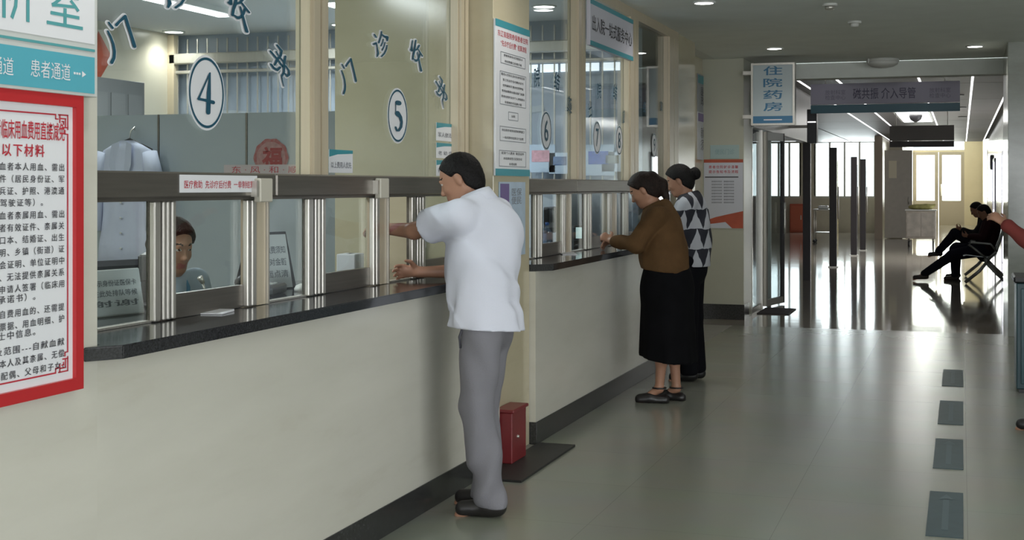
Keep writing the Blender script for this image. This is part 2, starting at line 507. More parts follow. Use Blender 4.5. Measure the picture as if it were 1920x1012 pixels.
# end of the corridor's left wall where the lobby closes
wend = struct(box('wall_corridor_left', CW, None, -2.36, -2.2, 40.0, 45.0, 0, 3.05), 'stub of corridor wall beside the grey door')
box('corner_guard', mat('corner_guard', (0.36, 0.29, 0.22), 0.5), wend, -2.38, -2.16, 39.96, 40.0, 0, 3.0)
gd = struct(box('door_2', mat('grey_door', (0.50, 0.46, 0.39), 0.45, noise=0.05), None, -2.12, -1.35, 40.3, 40.36, 0.02, 2.56, 0.003), 'grey door with a small glazed slot, near the far end')
box('window_slot', mat('slot_glass', (0.75, 0.68, 0.5), 0.3), gd, -2.0, -1.78, 40.285, 40.3, 1.75, 2.25)
tube('handle', STEEL, gd, [(-1.45, 40.27, 1.0), (-1.45, 40.27, 1.2)], 0.015)

# ------------------------------------------------------------------ service counters
ZT = 1.046
def counter(label, pts, y0, y1):
    t = thing('service_counter', label, 'counter', (XF, (y0 + y1) / 2, 0))
    box('front_panel', CREAM, t, XF - 0.04, XF, y0, y1, 0.13, ZT - 0.04)
    box('plinth', PLINTH, t, XF - 0.04, XF + 0.006, y0, y1, 0, 0.13, 0.002)
    bm = bmesh.new()
    V, F = prism(pts, ZT - 0.04, ZT)
    vs = [bm.verts.new(v) for v in V]
    for f in F: bm.faces.new([vs[i] for i in f])
    bmesh.ops.recalc_face_normals(bm, faces=bm.faces[:])
    bmesh.ops.bevel(bm, geom=[e for e in bm.edges], offset=0.004, segments=2, affect='EDGES')
    bm.verts.index_update()
    V = [tuple(v.co) for v in bm.verts]; F = [[v.index for v in f.verts] for f in bm.faces]
    bm.free()
    mesh_obj('worktop', V, F, GRANITE, t)
    return t
counter('long cream marble counter with black granite top under windows 4 and 5',
        [(XF, 3.19), (-2.28, 3.29), (-2.28, 6.70), (XP, 6.795), (-3.05, 6.795), (-3.05, 3.27), (XF, 3.27)], 3.264, 6.795)
counter('cream marble counter with black granite top where the two women stand',
        [(XP, 7.435), (-2.28, 7.56), (-2.28, 12.36), (XP, 12.46), (-3.05, 12.46), (-3.05, 7.435)], 7.435, 12.46)
bb = struct(box('baseboard_left', PLINTH, None, XF - 0.02, XF + 0.006, -6, 3.264, 0, 0.13), 'dark stone baseboard under the poster wall')

# ------------------------------------------------------------------ counter windows
XS0, XS1 = -2.60, -2.54
def post_upper(w_, y0, y1, z0=1.55, z1=2.87):
    p = mesh_obj('post', *rowgeo((XG - 0.02, -2.535, y0, y1, z0, z1), (-2.535, -2.52, y0 + 0.012, (y0 + y1) / 2 - 0.008, z0, z1), (-2.535, -2.52, (y0 + y1) / 2 + 0.008, y1 - 0.012, z0, z1)), ALU, w_)
    box('seal', RUB, p, XG - 0.015, XG + 0.015, y1, y1 + 0.012, z0, z1)
    return p
def pane_upper(w_, y0, y1):
    return box('glass_pane', GLASS, w_, XG - 0.004, XG + 0.004, y0, y1, 1.55, 2.87)
def transom(w_, y0, y1):
    t = box('transom_bar', STEELD, w_, XG - 0.06, -2.50, y0, y1, 1.462, 1.55, 0.006)
    box('lower_lip', STEELD, t, XG - 0.05, -2.52, y0, y1, 1.452, 1.462)
def stile_cluster(w_, y0, y1):
    c = box('meeting_stile', STEELD, w_, -2.585, -2.575, y0, y1, ZT + 0.002, 1.452)
    wd = (y1 - y0)
    for f, g in ((0.0, 0.28), (0.40, 0.55), (0.60, 0.74), (0.82, 1.0)):
        V, F = boxgeo(-2.575, -2.552, y0 + f * wd, y0 + g * wd, ZT + 0.002, 1.452, 0.005, 2)
        mesh_obj('steel_bar', V, F, STEEL, c)
    return c
def post_lower(w_, y0, y1):
    p = box('lower_post', ALU, w_, -2.62, -2.55, y0 + 0.03, y1 - 0.012, ZT + 0.002, 1.452)
    box('steel_bar', STEEL, p, -2.57, -2.545, y0 - 0.045, y0 - 0.018, ZT + 0.002, 1.452, 0.005, seg=2)
    box('steel_bar', STEEL, p, -2.57, -2.545, y0 - 0.010, y0 + 0.022, ZT + 0.002, 1.452, 0.005, seg=2)
    box('steel_bar', STEEL, p, -2.57, -2.54, y1 - 0.010, y1, ZT + 0.002, 1.452)
    return p
def sash(w_, y0, y1, right, open_=False):
    if not open_:
        box('sash_glass', GLASS, w_, -2.584, -2.578, y0, y1, ZT + (0.085 if right else 0.01), 1.452)
    if right:
        box('sash_rail', STEELD, w_, -2.590, -2.565, y0, y1, ZT + 0.002, ZT + 0.085)
    else:
        box('sill_track', STEEL, w_, -2.60, -2.565, y0, y1, ZT + 0.001, ZT + 0.008)
yP1, yP2 = 4.947, 5.098
# bay of window 4
w1 = struct(box('window_1', ALU, None, XG - 0.04, -2.53, 3.27, yP2, 2.87, H), 'counter window number 4 with sliding panes below')
pane_upper(w1, 3.27, yP1); post_upper(w1, yP1, yP2); transom(w1, 3.27, 4.60)
stile_cluster(w1, 3.858, 3.989); sash(w1, 3.27, 3.858, False); sash(w1, 3.989, 4.46, True); post_lower(w1, 4.508, 4.619)
# bay of window 5
w2 = struct(box('window_2', ALU, None, XG - 0.04, -2.53, yP2, 6.795, 2.87, H), 'counter window number 5 where the man leans')
pane_upper(w2, yP2, 6.65); post_upper(w2, 6.65, 6.785); transom(w2, 4.605, 6.795)
stile_cluster(w2, 4.974, 5.13); sash(w2, 4.62, 4.974, False); sash(w2, 5.13, 5.60, True); post_lower(w2, 5.647, 5.767)
stile_cluster(w2, 6.074, 6.243); sash(w2, 5.77, 6.074, False, True); sash(w2, 6.243, 6.79, True)
# second counter
w3 = struct(box('window_3', ALU, None, XG - 0.04, -2.53, 7.435, 9.17, 2.87, H), 'counter window number 6 beside the pillar')
pane_upper(w3, 7.44, 8.96); post_upper(w3, 8.96, 9.16); transom(w3, 7.44, 8.86)
stile_cluster(w3, 8.08, 8.23); sash(w3, 7.44, 8.08, False); sash(w3, 8.23, 8.71, True); post_lower(w3, 8.72, 8.86)
w4 = struct(box('window_4', ALU, None, XG - 0.04, -2.53, 9.17, 10.82, 2.87, H), 'counter windows number 7 and 8 under the service centre sign')
pane_upper(w4, 9.18, 10.5); post_upper(w4, 10.5, 10.80); transom(w4, 8.865, 10.82)
stile_cluster(w4, 9.28, 9.44); sash(w4, 8.87, 9.28, False); sash(w4, 9.44, 9.95, True); post_lower(w4, 9.98, 10.13)
stile_cluster(w4, 10.43, 10.57); sash(w4, 10.14, 10.43, False); sash(w4, 10.57, 10.80, True)
w5 = struct(box('window_5', ALU, None, XG - 0.04, -2.53, 10.82, 12.47, 2.87, H), 'counter window number 9, farthest along the counter')
pane_upper(w5, 10.82, 12.02); post_upper(w5, 12.02, 12.44); transom(w5, 10.825, 12.46)
stile_cluster(w5, 11.5, 11.64); sash(w5, 10.83, 11.5, False); sash(w5, 11.64, 12.4, True)

# lock covers on the transom
for i, (u0, u1, v0, v1) in enumerate(((489, 512, 334, 379), (714, 730, 334, 372))):
    y0, y1 = YX(u0, -2.47), YX(u1, -2.47)
    z1, z0 = ZX(u0, v0, -2.47), ZX(u0, v1, -2.47)
    t = thing('lock_cover', ['cream metal lock cover at the right end of the red-lettered strip', 'cream metal lock cover on the bar left of the man'][i], 'cover', (-2.48, (y0 + y1) / 2, z0), 0, 'lock covers on the transom bar')
    box('cover_plate', mat('cream_cover', (0.55, 0.52, 0.44), 0.4), t, -2.50, -2.47, y0, y1, z0, z1, 0.004)
    box('side_bracket', STEEL, t, -2.50, -2.475, y0 - 0.02, y0, z0 + 0.02, z1 - 0.01)

# ------------------------------------------------------------------ lettering and badges on the glass
XL = XG + 0.008
def badge(num, u, v, hpx, label):
    c = atX(u, v, XL)
    d = abs(ZX(u, v - hpx / 2, XL) - ZX(u, v + hpx / 2, XL))
    t = thing('number_badge', label, 'number sign', (c.x, c.y, c.z - d / 2), 0, 'round numbers on the counter windows')
    def disc(r0, r1, x):
        V, F = [], []
        n = 48
        for k in range(n):
            a = 2 * math.pi * k / n
            for r in (r0, r1):
                V.append((c.x + x, c.y + 0.92 * r * math.cos(a), c.z + r * math.sin(a)))
        for k in range(n):
            F.append([2 * k, 2 * k + 1, (2 * k + 3) % (2 * n), (2 * k + 2) % (2 * n)])
        if r0 < 1e-6:
            V = [(c.x + x, c.y, c.z)] + [V[2 * k + 1] for k in range(n)]
            F = [[0, 1 + k, 1 + (k + 1) % n] for k in range(n)]
        return V, F
    mesh_obj('disc', *disc(0, d / 2, 0), WHITE, t)
    mesh_obj('ring', *disc(d * 0.435, d * 0.47, 0.002), NAVY, t)
    if num in DIG:
        mesh_obj('digit', *brushgeo(DIG[num], (c.x + 0.003, c.y, c.z)), NAVY, t)
        return
    text('digit', num, NAVY, t, (c.x + 0.003, c.y, c.z), RX, RZ, h=d * 0.55, w=d * 0.34, offset=0.004)
def lettering(label, items, size, outline=True):
    c0 = atX(items[0][1], items[0][2], XL)
    t = thing('window_lettering', label, 'lettering', (c0.x, c0.y, c0.z - size / 2), 0, 'arched lettering on the counter windows')
    for ch, u, v, r in items:
        c = atX(u, v, XL)
        if outline:
            text('character_outline', ch, WHITE, t, c, RX, RZ, h=size * 1.09, offset=0.045, rot=math.radians(r), shear=0.12)
        text('character', ch, NAVY, t, c + Vector((0.002, 0, 0)), RX, RZ, h=size, offset=0.012, rot=math.radians(r), shear=0.12)
# brush glyphs traced as strokes (x, y, half width); box centre, horizontal and vertical metres per unit
def _g(cx, cy, sc, D, strokes, extra):
    return dict(c=(cx, cy), sx=2.58 * 2795 / D ** 2 / sc, sz=2.58 / (0.948 * D) / sc, s=strokes, e=extra)
GLY = {
 '门': _g(320, 510, 9.2, 1578, [[(112, 250, 18), (175, 325, 20)], [(95, 400, 18), (140, 480, 20), (185, 600, 22), (205, 720, 25), (195, 830, 26), (155, 915, 28)], [(232, 265, 24), (290, 190, 20), (385, 85, 26)], [(385, 85, 26), (430, 230, 30), (490, 400, 28), (545, 575, 32)]], 28),
 '诊': _g(370, 540, 15.57, 1090, [[(165, 285, 22), (215, 345, 24)], [(145, 565, 26), (215, 510, 20), (240, 620, 16), (255, 740, 24), (265, 800, 28), (240, 895, 18)], [(365, 150, 20), (355, 230, 20), (330, 340, 18), (280, 490, 22)], [(365, 230, 20), (450, 270, 30), (530, 270, 40), (520, 370, 22)], [(405, 360, 18), (390, 450, 14), (340, 570, 16)], [(455, 440, 16), (430, 560, 14), (370, 690, 16)], [(515, 510, 16), (490, 640, 18), (430, 770, 20), (345, 875, 18)]], 34),
 '收': _g(270, 540, 13.5, 1025, [[(165, 180, 14), (150, 300, 14), (140, 430, 28), (115, 420, 20)], [(245, 150, 18), (225, 280, 18), (205, 420, 24), (180, 520, 20), (165, 640, 20)], [(205, 410, 24), (270, 370, 18), (325, 260, 22)], [(300, 370, 16), (350, 440, 18), (400, 510, 20)], [(345, 450, 16), (320, 560, 18), (280, 640, 22), (235, 670, 26), (190, 640, 16)], [(270, 450, 14), (310, 620, 16), (340, 780, 22), (365, 890, 26)]], 32),
 '费': _g(300, 500, 10.66, 1281, [[(115, 260, 20), (190, 340, 20), (270, 420, 18), (350, 520, 20)], [(240, 115, 18), (330, 210, 24), (310, 310, 22), (240, 400, 24), (190, 515, 20)], [(220, 250, 16), (250, 300, 14), (330, 390, 16), (370, 430, 18)], [(400, 310, 22), (380, 420, 26), (370, 520, 22), (370, 620, 22), (325, 720, 18)], [(110, 520, 20), (160, 580, 22), (230, 610, 26), (285, 550, 22)], [(400, 500, 18), (460, 580, 20), (470, 660, 24), (430, 700, 20), (385, 660, 16)], [(310, 700, 14), (330, 820, 12), (355, 920, 8)]], 26),
}
def brushgeo(g, C, extra=0.0, k=1.0):
    V, F = [], []
    cx, cy = g['c']
    lift = [0.0]                                    # each dab of the brush lies a hair above the one before
    def pt(x, y):
        V.append((C[0] + lift[0], C[1] + (x - cx) * g['sx'] * k, C[2] - (y - cy) * g['sz'] * k)); return len(V) - 1
    for st in g['s']:
        P = []
        for i in range(len(st) - 1):
            for j in range(4):
                f = j / 4
                P.append(tuple(st[i][q] * (1 - f) + st[i + 1][q] * f for q in range(3)))
        P.append(st[-1])
        prev = None
        for i, (x, y, r) in enumerate(P):
            r += extra
            a_, b_ = P[max(i - 1, 0)], P[min(i + 1, len(P) - 1)]
            dx, dy = b_[0] - a_[0], b_[1] - a_[1]
            l = math.hypot(dx, dy) or 1
            nx, ny = -dy / l * r, dx / l * r
            cur = (nx, ny, x, y)
            if prev:
                lift[0] += 0.00004
                F.append([pt(prev[2] + prev[0], prev[3] + prev[1]), pt(prev[2] - prev[0], prev[3] - prev[1]), pt(x - nx, y - ny), pt(x + nx, y + ny)])
            prev = cur
            if i in (0, len(P) - 1) or i % 4 == 0:
                lift[0] += 0.00004
                F.append([pt(x + r * math.cos(q), y + r * math.sin(q)) for q in np.linspace(0, 2 * math.pi, 14, endpoint=False)])
    return V, F
def brush_lettering(label, items):
    c0 = atX(items[0][1], items[0][2], XL)
    t = thing('window_lettering', label, 'lettering', (c0.x, c0.y, c0.z - 0.1), 0, 'arched lettering on the counter windows')
    for ch, u, v in items:
        c = atX(u, v, XL); g = GLY[ch]
        mesh_obj('character_outline', *brushgeo(g, c, g['e']), WHITE, t)
        mesh_obj('character', *brushgeo(g, c + Vector((0.005, 0, 0))), NAVY, t)
DIG = {'4': _g(288, 500, 6.74, 1416, [[(326, 244, 8), (310, 500, 26), (302, 745, 28)], [(322, 246, 8), (182, 580, 11)], [(180, 588, 16), (270, 597, 18), (362, 612, 24)]], 0),
       '5': _g(225, 495, 8.8, 1058, [[(215, 283, 38), (242, 283, 38)], [(186, 290, 6), (185, 470, 6)], [(215, 458, 42), (262, 510, 28), (282, 590, 20), (272, 670, 20), (235, 735, 18), (205, 742, 14), (180, 690, 16)]], 0)}
badge('4', 387, 174, 141, 'large white oval badge with number 4 on the glass')
badge('5', 745.5, 217, 104, 'white round badge with number 5 above the man')
badge('6', 1024, 245, 74, 'white round badge with number 6 beside the pillar')
badge('7', 1119.5, 258, 62, 'white round badge with number 7, left of badge 8')
badge('8', 1161, 263, 56, 'narrow white badge with number 8, right of badge 7')
badge('9', 1226.5, 272, 46, 'faint round badge with number 9 above the women')
brush_lettering('arched blue characters 门诊收费 on the left window, around badge 4', [('门', 224.8, 75.4), ('诊', 328, -14), ('收', 447, 22), ('费', 523, 122)])
brush_lettering('smaller arched blue characters 门诊收费 over the man, around badge 5', [('门', 652, 144), ('诊', 713.8, 84.7), ('收', 780, 105), ('费', 826, 172)])
lettering('arched dark characters 出院结算 around badge 6', [('出', 978, 178, 14), ('院', 1006, 145, 8), ('结', 1044, 152, -8), ('算', 1068, 198, -16)], 0.125, False)
lettering('arched dark characters 出院结算 above badges 7 and 8', [('出', 1106, 205, 14), ('院', 1123, 170, 6), ('结', 1153, 172, -8), ('算', 1171, 222, -16)], 0.12, False)
lettering('faint characters 结算 above badge 9', [('结', 1208, 200, 6), ('算', 1240, 200, -8)], 0.10, False)

# ------------------------------------------------------------------ boards, posters and signs
def board(name, label, cat, X, y0, y1, z0, z1, m, t=0.02, bev=0.002):
    b = thing(name, label, cat, (X + t / 2, (y0 + y1) / 2, z0))
    box('panel', m, b, X, X + t, y0, y1, z0, z1, bev)
    return b
# department board, top left
X0 = XF + 0.001
sb = board('department_board', 'white and turquoise department board at the top left corner', 'sign', X0, 1.9, 3.215, 1.752, 2.35, mat('board_edge', (0.60, 0.62, 0.60), 0.4), 0.035)
xf = X0 + 0.036
quad('white_face', WHITE, sb, (xf, 2.55, 2.12), RX, RZ, 1.30, 0.44)
quad('band', BAND, sb, (xf, 2.55, 1.812), RX, RZ, 1.30, 0.102)
quad('stripe', TEALT, sb, (xf + 0.001, 2.55, 1.882), RX, RZ, 1.30, 0.007)
text('large_characters', '析室', TEALT, sb, (xf + 0.002, 3.145, 1.93), RX, RZ, h=0.128, w=0.36, ax='r', az='b', spacing=1.3)
text('band_characters', '患者通道', WHITE, sb, (xf + 0.002, 2.925, 1.812), RX, RZ, h=0.046, w=0.165, ax='l')
text('band_characters', '医务通道', WHITE, sb, (xf + 0.002, 2.858, 1.808), RX, RZ, h=0.046, w=0.165, ax='r')
for i in range(3):
    quad('arrow_dash', WHITE, sb, (xf + 0.002, 3.108 + i * 0.011, 1.812), RX, RZ, 0.007, 0.006)
mesh_obj('arrow_head', [(xf + 0.002, 3.141, 1.803), (xf + 0.002, 3.159, 1.812), (xf + 0.002, 3.141, 1.821)], [[0, 1, 2]], WHITE, sb)

# red framed notice
py1, pz1, pz0 = YX(157, X0 + 0.03), ZX(157, 180, X0 + 0.03), ZX(157, 728, X0 + 0.03)
py0 = py1 - 0.95
rp = thing('red_framed_notice', 'large notice in a red frame on the left wall', 'notice', (X0 + 0.015, (py0 + py1) / 2, pz0))
fw = 0.033
mesh_obj('frame', *rowgeo((X0, X0 + 0.03, py0, py1, pz1 - fw, pz1), (X0, X0 + 0.03, py0, py1, pz0, pz0 + fw), (X0, X0 + 0.03, py0, py0 + fw, pz0 + fw, pz1 - fw), (X0, X0 + 0.03, py1 - fw, py1, pz0 + fw, pz1 - fw)), RED, rp)
box('sheet', WHITE, rp, X0, X0 + 0.018, py0 + fw, py1 - fw, pz0 + fw, pz1 - fw)
xs_ = X0 + 0.0195
yl, zl0, zl1 = py1 - fw - 0.022, pz0 + fw + 0.022, pz1 - fw - 0.022
q = 0.055
bars = [(py0 + fw + 0.02, yl - q, zl1 - 0.004, zl1), (py0 + fw + 0.02, yl - q, zl0, zl0 + 0.004), (yl - 0.004, yl, zl0 + q, zl1 - q)]
mesh_obj('border_line', *rowgeo(*[(xs_, xs_ + 0.001, a, b, c, d) for a, b, c, d in bars]), REDL, rp)
for sgn, zc in ((1, zl1), (-1, zl0)):
    g = []
    def seg(a, b, c, d):
        zz = sorted((zc - sgn * c, zc - sgn * d))
        g.append(boxgeo(xs_, xs_ + 0.001, yl - b, yl - a, zz[0], zz[1]))
    lw = 0.0035
    for a, b, c, d in ((0.0, 0.042, 0, lw), (0, lw, 0, 0.042), (0.010, 0.034, 0.010, 0.010 + lw), (0.010, 0.010 + lw, 0.010, 0.034), (0.034, 0.034 + lw, 0.0, 0.024), (0.0, 0.024, 0.034, 0.034 + lw),
                       (0.018, 0.028, 0.018, 0.018 + lw), (0.018, 0.018 + lw, 0.018, 0.028), (0.042, 0.055, 0.012, 0.012 + lw), (0.012, 0.012 + lw, 0.042, 0.055), (0.052, 0.055, 0.0, 0.014), (0.0, 0.014, 0.052, 0.055)):
        seg(a, b, c, d)
    mesh_obj('corner_ornament', *join(*g), REDL, rp)
def ln(body, u, v, h, w=None, m=BLACKT, off=0.0, sp=1.0, ax='r'):
    c = atX(u, v, xs_)
    text('text_line', body, m, rp, (xs_ + 0.001, c.y, c.z), RX, RZ, h=h, w=w, ax=ax, offset=off, spacing=sp)
ln('无偿献血者临床用血费用直接减免', 121, 248, 0.050, 0.385, REDL, 0.008)
ln('需提交以下材料', 83, 283, 0.034, 0.30, REDL, 0.014, 1.25)
body = ['献血者本人用血、需出', '示证件（居民身份证、军', '官士兵证、护照、港澳通', '行证驾驶证等）。    ', '献血者亲属用血、需出', '献血者有效证件、亲属关', '系户口本、结婚证、出生', '证明、乡镇（街道）证', '居委会证明、单位证明中', '的、无法提供亲属关系', '由申请人签署（临床用', '承诺书）。        ', '先自费用血的、还需提', '供血票据、用血明细、护', '士中信息。        ', '偿还及范围---自献血献', '献血者本人及其亲属、无偿', '献血者的配偶、父母和子女、']
for i, b in enumerate(body):
    vv = 314 + i * 21.7
    n = len(b.strip())
    uu = 120 if len(b) == n else 66 + (n > 5) * 14
    ln(b.strip(), uu, vv + (120 - uu) * 0.05 * (i / 9 - 0.4), 0.021, 0.029 * n, BLACKT, 0.008, 1.3)

# strip on the transom
y0, y1 = YX(337, -2.497), YX(482, -2.497)
st = thing('lettered_strip', 'white strip with red lettering stuck on the metal bar', 'sign', (-2.497, (y0 + y1) / 2, 1.477))
box('strip', WHITE, st, -2.499, -2.4965, y0, y1, 1.480, 1.541)
text('lettering', '医疗救助  先诊疗后付费  一单制结算', REDL, st, (-2.4955, (y0 + y1) / 2, 1.508), RX, RZ, h=0.028, w=(y1 - y0) * 0.90, offset=0.006)

# little cards inside the window 5 glass
def card(u0, u1, v0, v1, txt, label):
    y0, y1 = YX(u0, XL), YX(u1, XL)
    z1, z0 = ZX((u0 + u1) / 2, v0, XL), ZX((u0 + u1) / 2, v1, XL)
    t = thing('window_card', label, 'card', (XL, (y0 + y1) / 2, z0), 0, 'small cards on the window 5 glass')
    quad('sheet', WHITE, t, (XL, (y0 + y1) / 2, (z0 + z1) / 2), RX, RZ, y1 - y0, z1 - z0)
    zb = z1 - (z1 - z0) * 0.2
    mesh_obj('heading_band', [(XL + 0.0015, y0, zb - (z1 - z0) * 0.12), (XL + 0.0015, y0 + (y1 - y0) * 0.35, zb), (XL + 0.0015, y1, zb + (z1 - z0) * 0.06), (XL + 0.0015, y1, z1), (XL + 0.0015, y0, z1)], [[0, 1, 2, 3, 4]], TEAL, t)
    text('lettering', txt, GREYT, t, (XL + 0.002, (y0 + y1) / 2, z0 + (z1 - z0) * 0.34), RX, RZ, h=(z1 - z0) * 0.28, w=(y1 - y0) * 0.86, offset=0.008)
card(617, 661, 281, 324, '以上费用人优先', 'small white card at the lower left of window 5')
card(818, 861, 232, 265, '军人依法优先', 'topmost small card above the man at the right of window 5')
card(818, 860, 269, 297, '老 幼 优 先', 'middle small card just above the man')
card(818, 859, 301, 330, '残疾人优先', 'lowest small card hidden behind the head of the man')

# pillar poster
XPp = XP + 0.002
def pillar_sheet():
    y0, y1 = YX(929, XPp + 0.012), YX(993, XPp + 0.012)
    z1 = ZX(929, 34, XPp + 0.012); z0 = ZX(929, 329, XPp + 0.012)
    t = thing('pillar_notice', 'tall flow-chart notice with teal bands on the pillar', 'notice', (XPp, (y0 + y1) / 2, z0))
    x = XPp + 0.012
    box('board', WHITE, t, XPp, x, y0, y1, z0, z1, 0.002)
    W, Hh = y1 - y0, z1 - z0
    def yy(f): return y0 + f * W
    def zz(f): return z1 - f * Hh
    for a, b in ((0, 0.045), (0.955, 1.0)):
        quad('band', TEAL, t, (x + 0.001, (y0 + y1) / 2, zz((a + b) / 2)), RX, RZ, W, (b - a) * Hh)
    text('heading', '东辽县医院参保患者住院', REDL, t, (x + 0.001, yy(0.5), zz(0.085)), RX, RZ, h=0.04 * Hh, w=0.88 * W, offset=0.008)
    text('heading', '“先诊疗后付费” 结算流程', REDL, t, (x + 0.001, yy(0.52), zz(0.145)), RX, RZ, h=0.04 * Hh, w=0.76 * W, offset=0.008)
    for (a, b, c, d, lines) in ((0.14, 0.86, 0.20, 0.275, ['患者持身份证及医保卡', '到住院窗口办理手续']),
                                (0.12, 0.88, 0.325, 0.54, ['医务人员核实身份及参保信息', '签订先诊疗后付费协议书', '住院期间不缴纳住院押金', '费用由医院与医保部门结算', '患者出院时支付个人承担部分', '有困难的可延期分期']),
                                (0.36, 0.64, 0.58, 0.635, ['出院']),
                                (0.12, 0.88, 0.68, 0.775, ['持住院手续到出院结算窗口', '一站式即时结算支付自费']),
                                (0.10, 0.88, 0.835, 0.94, ['结清个人费用  取回证件', '未结清者签订还款协议', '办理出院'])):
        e = 0.003
        bs = [(x + 0.0005, x + 0.0015, yy(a), yy(b), zz(c) - e, zz(c)), (x + 0.0005, x + 0.0015, yy(a), yy(b), zz(d), zz(d) + e), (x + 0.0005, x + 0.0015, yy(a), yy(a) + e, zz(d), zz(c)), (x + 0.0005, x + 0.0015, yy(b) - e, yy(b), zz(d), zz(c))]
        mesh_obj('box_outline', *rowgeo(*bs), GREYT, t)
        for i, l in enumerate(lines):
            f = c + (d - c) * (i + 0.5) / len(lines)
            text('text_line', l, BLACKT, t, (x + 0.001, yy((a + b) / 2), zz(f)), RX, RZ, h=0.017 * Hh, w=min((b - a) * 0.9, 0.055 * len(l)) * W, offset=0.01)
    y0, y1 = YX(936, XPp + 0.004), YX(985, XPp + 0.004)
    z1, z0 = ZX(960, 341, XPp + 0.004), ZX(960, 480, XPp + 0.004)
    t = thing('pale_blue_leaflet', 'pale blue leaflet sheet on the pillar beside the man', 'leaflet', (XPp, (y0 + y1) / 2, z0))
    box('sheet', mat('pale_blue_print', (0.45, 0.56, 0.68), 0.35, noise=0.08, nscale=12), t, XPp, XPp + 0.004, y0, y1, z0, z1)
    quad('purple_mark', mat('purple_print', (0.17, 0.12, 0.30), 0.4), t, (XPp + 0.005, y0 + (y1 - y0) * 0.2, z1 - 0.07), RX, RZ, (y1 - y0) * 0.32, 0.12)
    text('lettering', '医保\n便民', GREYT, t, (XPp + 0.005, y0 + (y1 - y0) * 0.65, z1 - 0.08), RX, RZ, h=0.09, w=(y1 - y0) * 0.4)
pillar_sheet()

# service centre board over windows 7 and 8
XB = -2.48
y0, y1 = YX(1107, XB), YX(1187, XB)
z1, z0 = ZX(1107, -3, XB), ZX(1107, 84, XB)
t = thing('service_centre_board', 'white and teal service centre board hung over windows 7 and 8', 'sign', (XB, (y0 + y1) / 2, z0))
box('board', mat('board_lilac', (0.55, 0.55, 0.62), 0.4), t, XB - 0.03, XB, y0, y1, z0, z1, 0.003)
quad('band', TEAL, t, (XB + 0.001, (y0 + y1) / 2, z0 + 0.017), RX, RZ, y1 - y0, 0.034)
quad('band', TEAL, t, (XB + 0.001, (y0 + y1) / 2, z1 - 0.017), RX, RZ, y1 - y0, 0.034)
text('lettering', '出入院一站式服务中心', BLACKT, t, (XB + 0.002, (y0 + y1) / 2, (z0 + z1) / 2), RX, RZ, h=0.115, w=(y1 - y0) * 0.93, offset=0.008)

# notices on the recessed wall
XR = -2.80
for (u0, u1, v0, v1, lab, c1, txt) in ((1307, 1330, 142, 212, 'grey notice above a purple one beside the column', (0.30, 0.32, 0.36), '医保\n政策'), (1307, 1330, 212, 300, 'narrow notice with a purple heading beside the column', (0.55, 0.57, 0.62), '就诊\n须知')):
    y0, y1 = YX(u0, XR), YX(u1, XR)
    z1, z0 = ZX(1318, v0, XR), ZX(1318, v1, XR)
    t = thing('wall_notice', lab, 'notice', (XR, (y0 + y1) / 2, z0))
    box('board', mat('notice_%d' % v0, c1, 0.4, noise=0.08, nscale=6), t, XR, XR + 0.012, y0, y1, z0, z1, 0.002)
    quad('heading_band', mat('purple_print', (0.17, 0.12, 0.30), 0.4) if v0 > 200 else TEAL, t, (XR + 0.013, (y0 + y1) / 2, z1 - 0.06), RX, RZ, y1 - y0, 0.09)
    text('lettering', txt, BLACKT, t, (XR + 0.0135, (y0 + y1) / 2, (z0 + z1) / 2 - 0.03), RX, RZ, h=(z1 - z0) * 0.5, w=(y1 - y0) * 0.6)

# notice on the column
YC = 15.158
def colnotice():
    a, b = atY(1320, 299, YC), atY(1400, 428, YC)
    x0, x1, z1, z0 = a.x, min(b.x, -2.335), a.z, b.z
    t = thing('column_notice', 'white notice with red top and bottom stripes on the column', 'notice', ((x0 + x1) / 2, YC, z0))
    y = YC - 0.008
    box('board', mat('notice_grey_white', (0.60, 0.62, 0.68), 0.4), t, x0, x1, y, YC, z0, z1)
    OR = mat('orange_red_print', (0.45, 0.09, 0.045), 0.45, noise=0.1, nscale=10)
    W, Hh = x1 - x0, z1 - z0
    quad('red_stripe', OR, t, ((x0 + x1) / 2, y - 0.001, z1 - 0.018), RY, RZ, W, 0.036)
    pts = [(0, 0.10), (0.3, 0.16), (0.6, 0.2), (1, 0.25), (1, 0), (0.72, 0.0), (0.55, 0.09), (0.3, 0.07), (0, 0.05)]
    mesh_obj('red_swoosh', [(x0 + W * p, y - 0.0015, z0 + Hh * q_) for p, q_ in pts], [[0, 1, 7, 8], [1, 2, 6, 7], [2, 3, 4, 5, 6]], OR, t)
    for i, s_ in enumerate(('患者住院就诊温馨', '提示告知书及流程')):
        text('heading', s_, REDL, t, ((x0 + x1) / 2, y - 0.001, z1 - 0.085 - i * 0.055), RY, RZ, h=0.035, w=W * 0.75, offset=0.008, spacing=1.2)
    quad('rule', BLACKT, t, ((x0 + x1) / 2 - 0.02, y - 0.001, z1 - 0.20), RY, RZ, W * 0.85, 0.012)
    for i in range(8):
        for c in (0.33, 0.64):
            text('text_line', '医院服务时间安排', GREYT, t, (x0 + W * c, y - 0.001, z1 - 0.25 - i * 0.034), RY, RZ, h=0.02, w=W * 0.26, offset=0.008)
    a, b = atY(1332, 272, YC), atY(1386, 297, YC)
    t = thing('pale_green_plate', 'small pale green plate above the column notice', 'sign', ((a.x + b.x) / 2, YC, b.z))
    box('plate', mat('pale_green_print', (0.38, 0.50, 0.49), 0.4), t, a.x, b.x, YC - 0.006, YC, b.z, a.z, 0.001)
    text('lettering', '便民门诊', mat('green_grey_print', (0.26, 0.38, 0.40), 0.4), t, ((a.x + b.x) / 2, YC - 0.008, (a.z + b.z) / 2), RY, RZ, h=0.06, w=0.22)
colnotice()

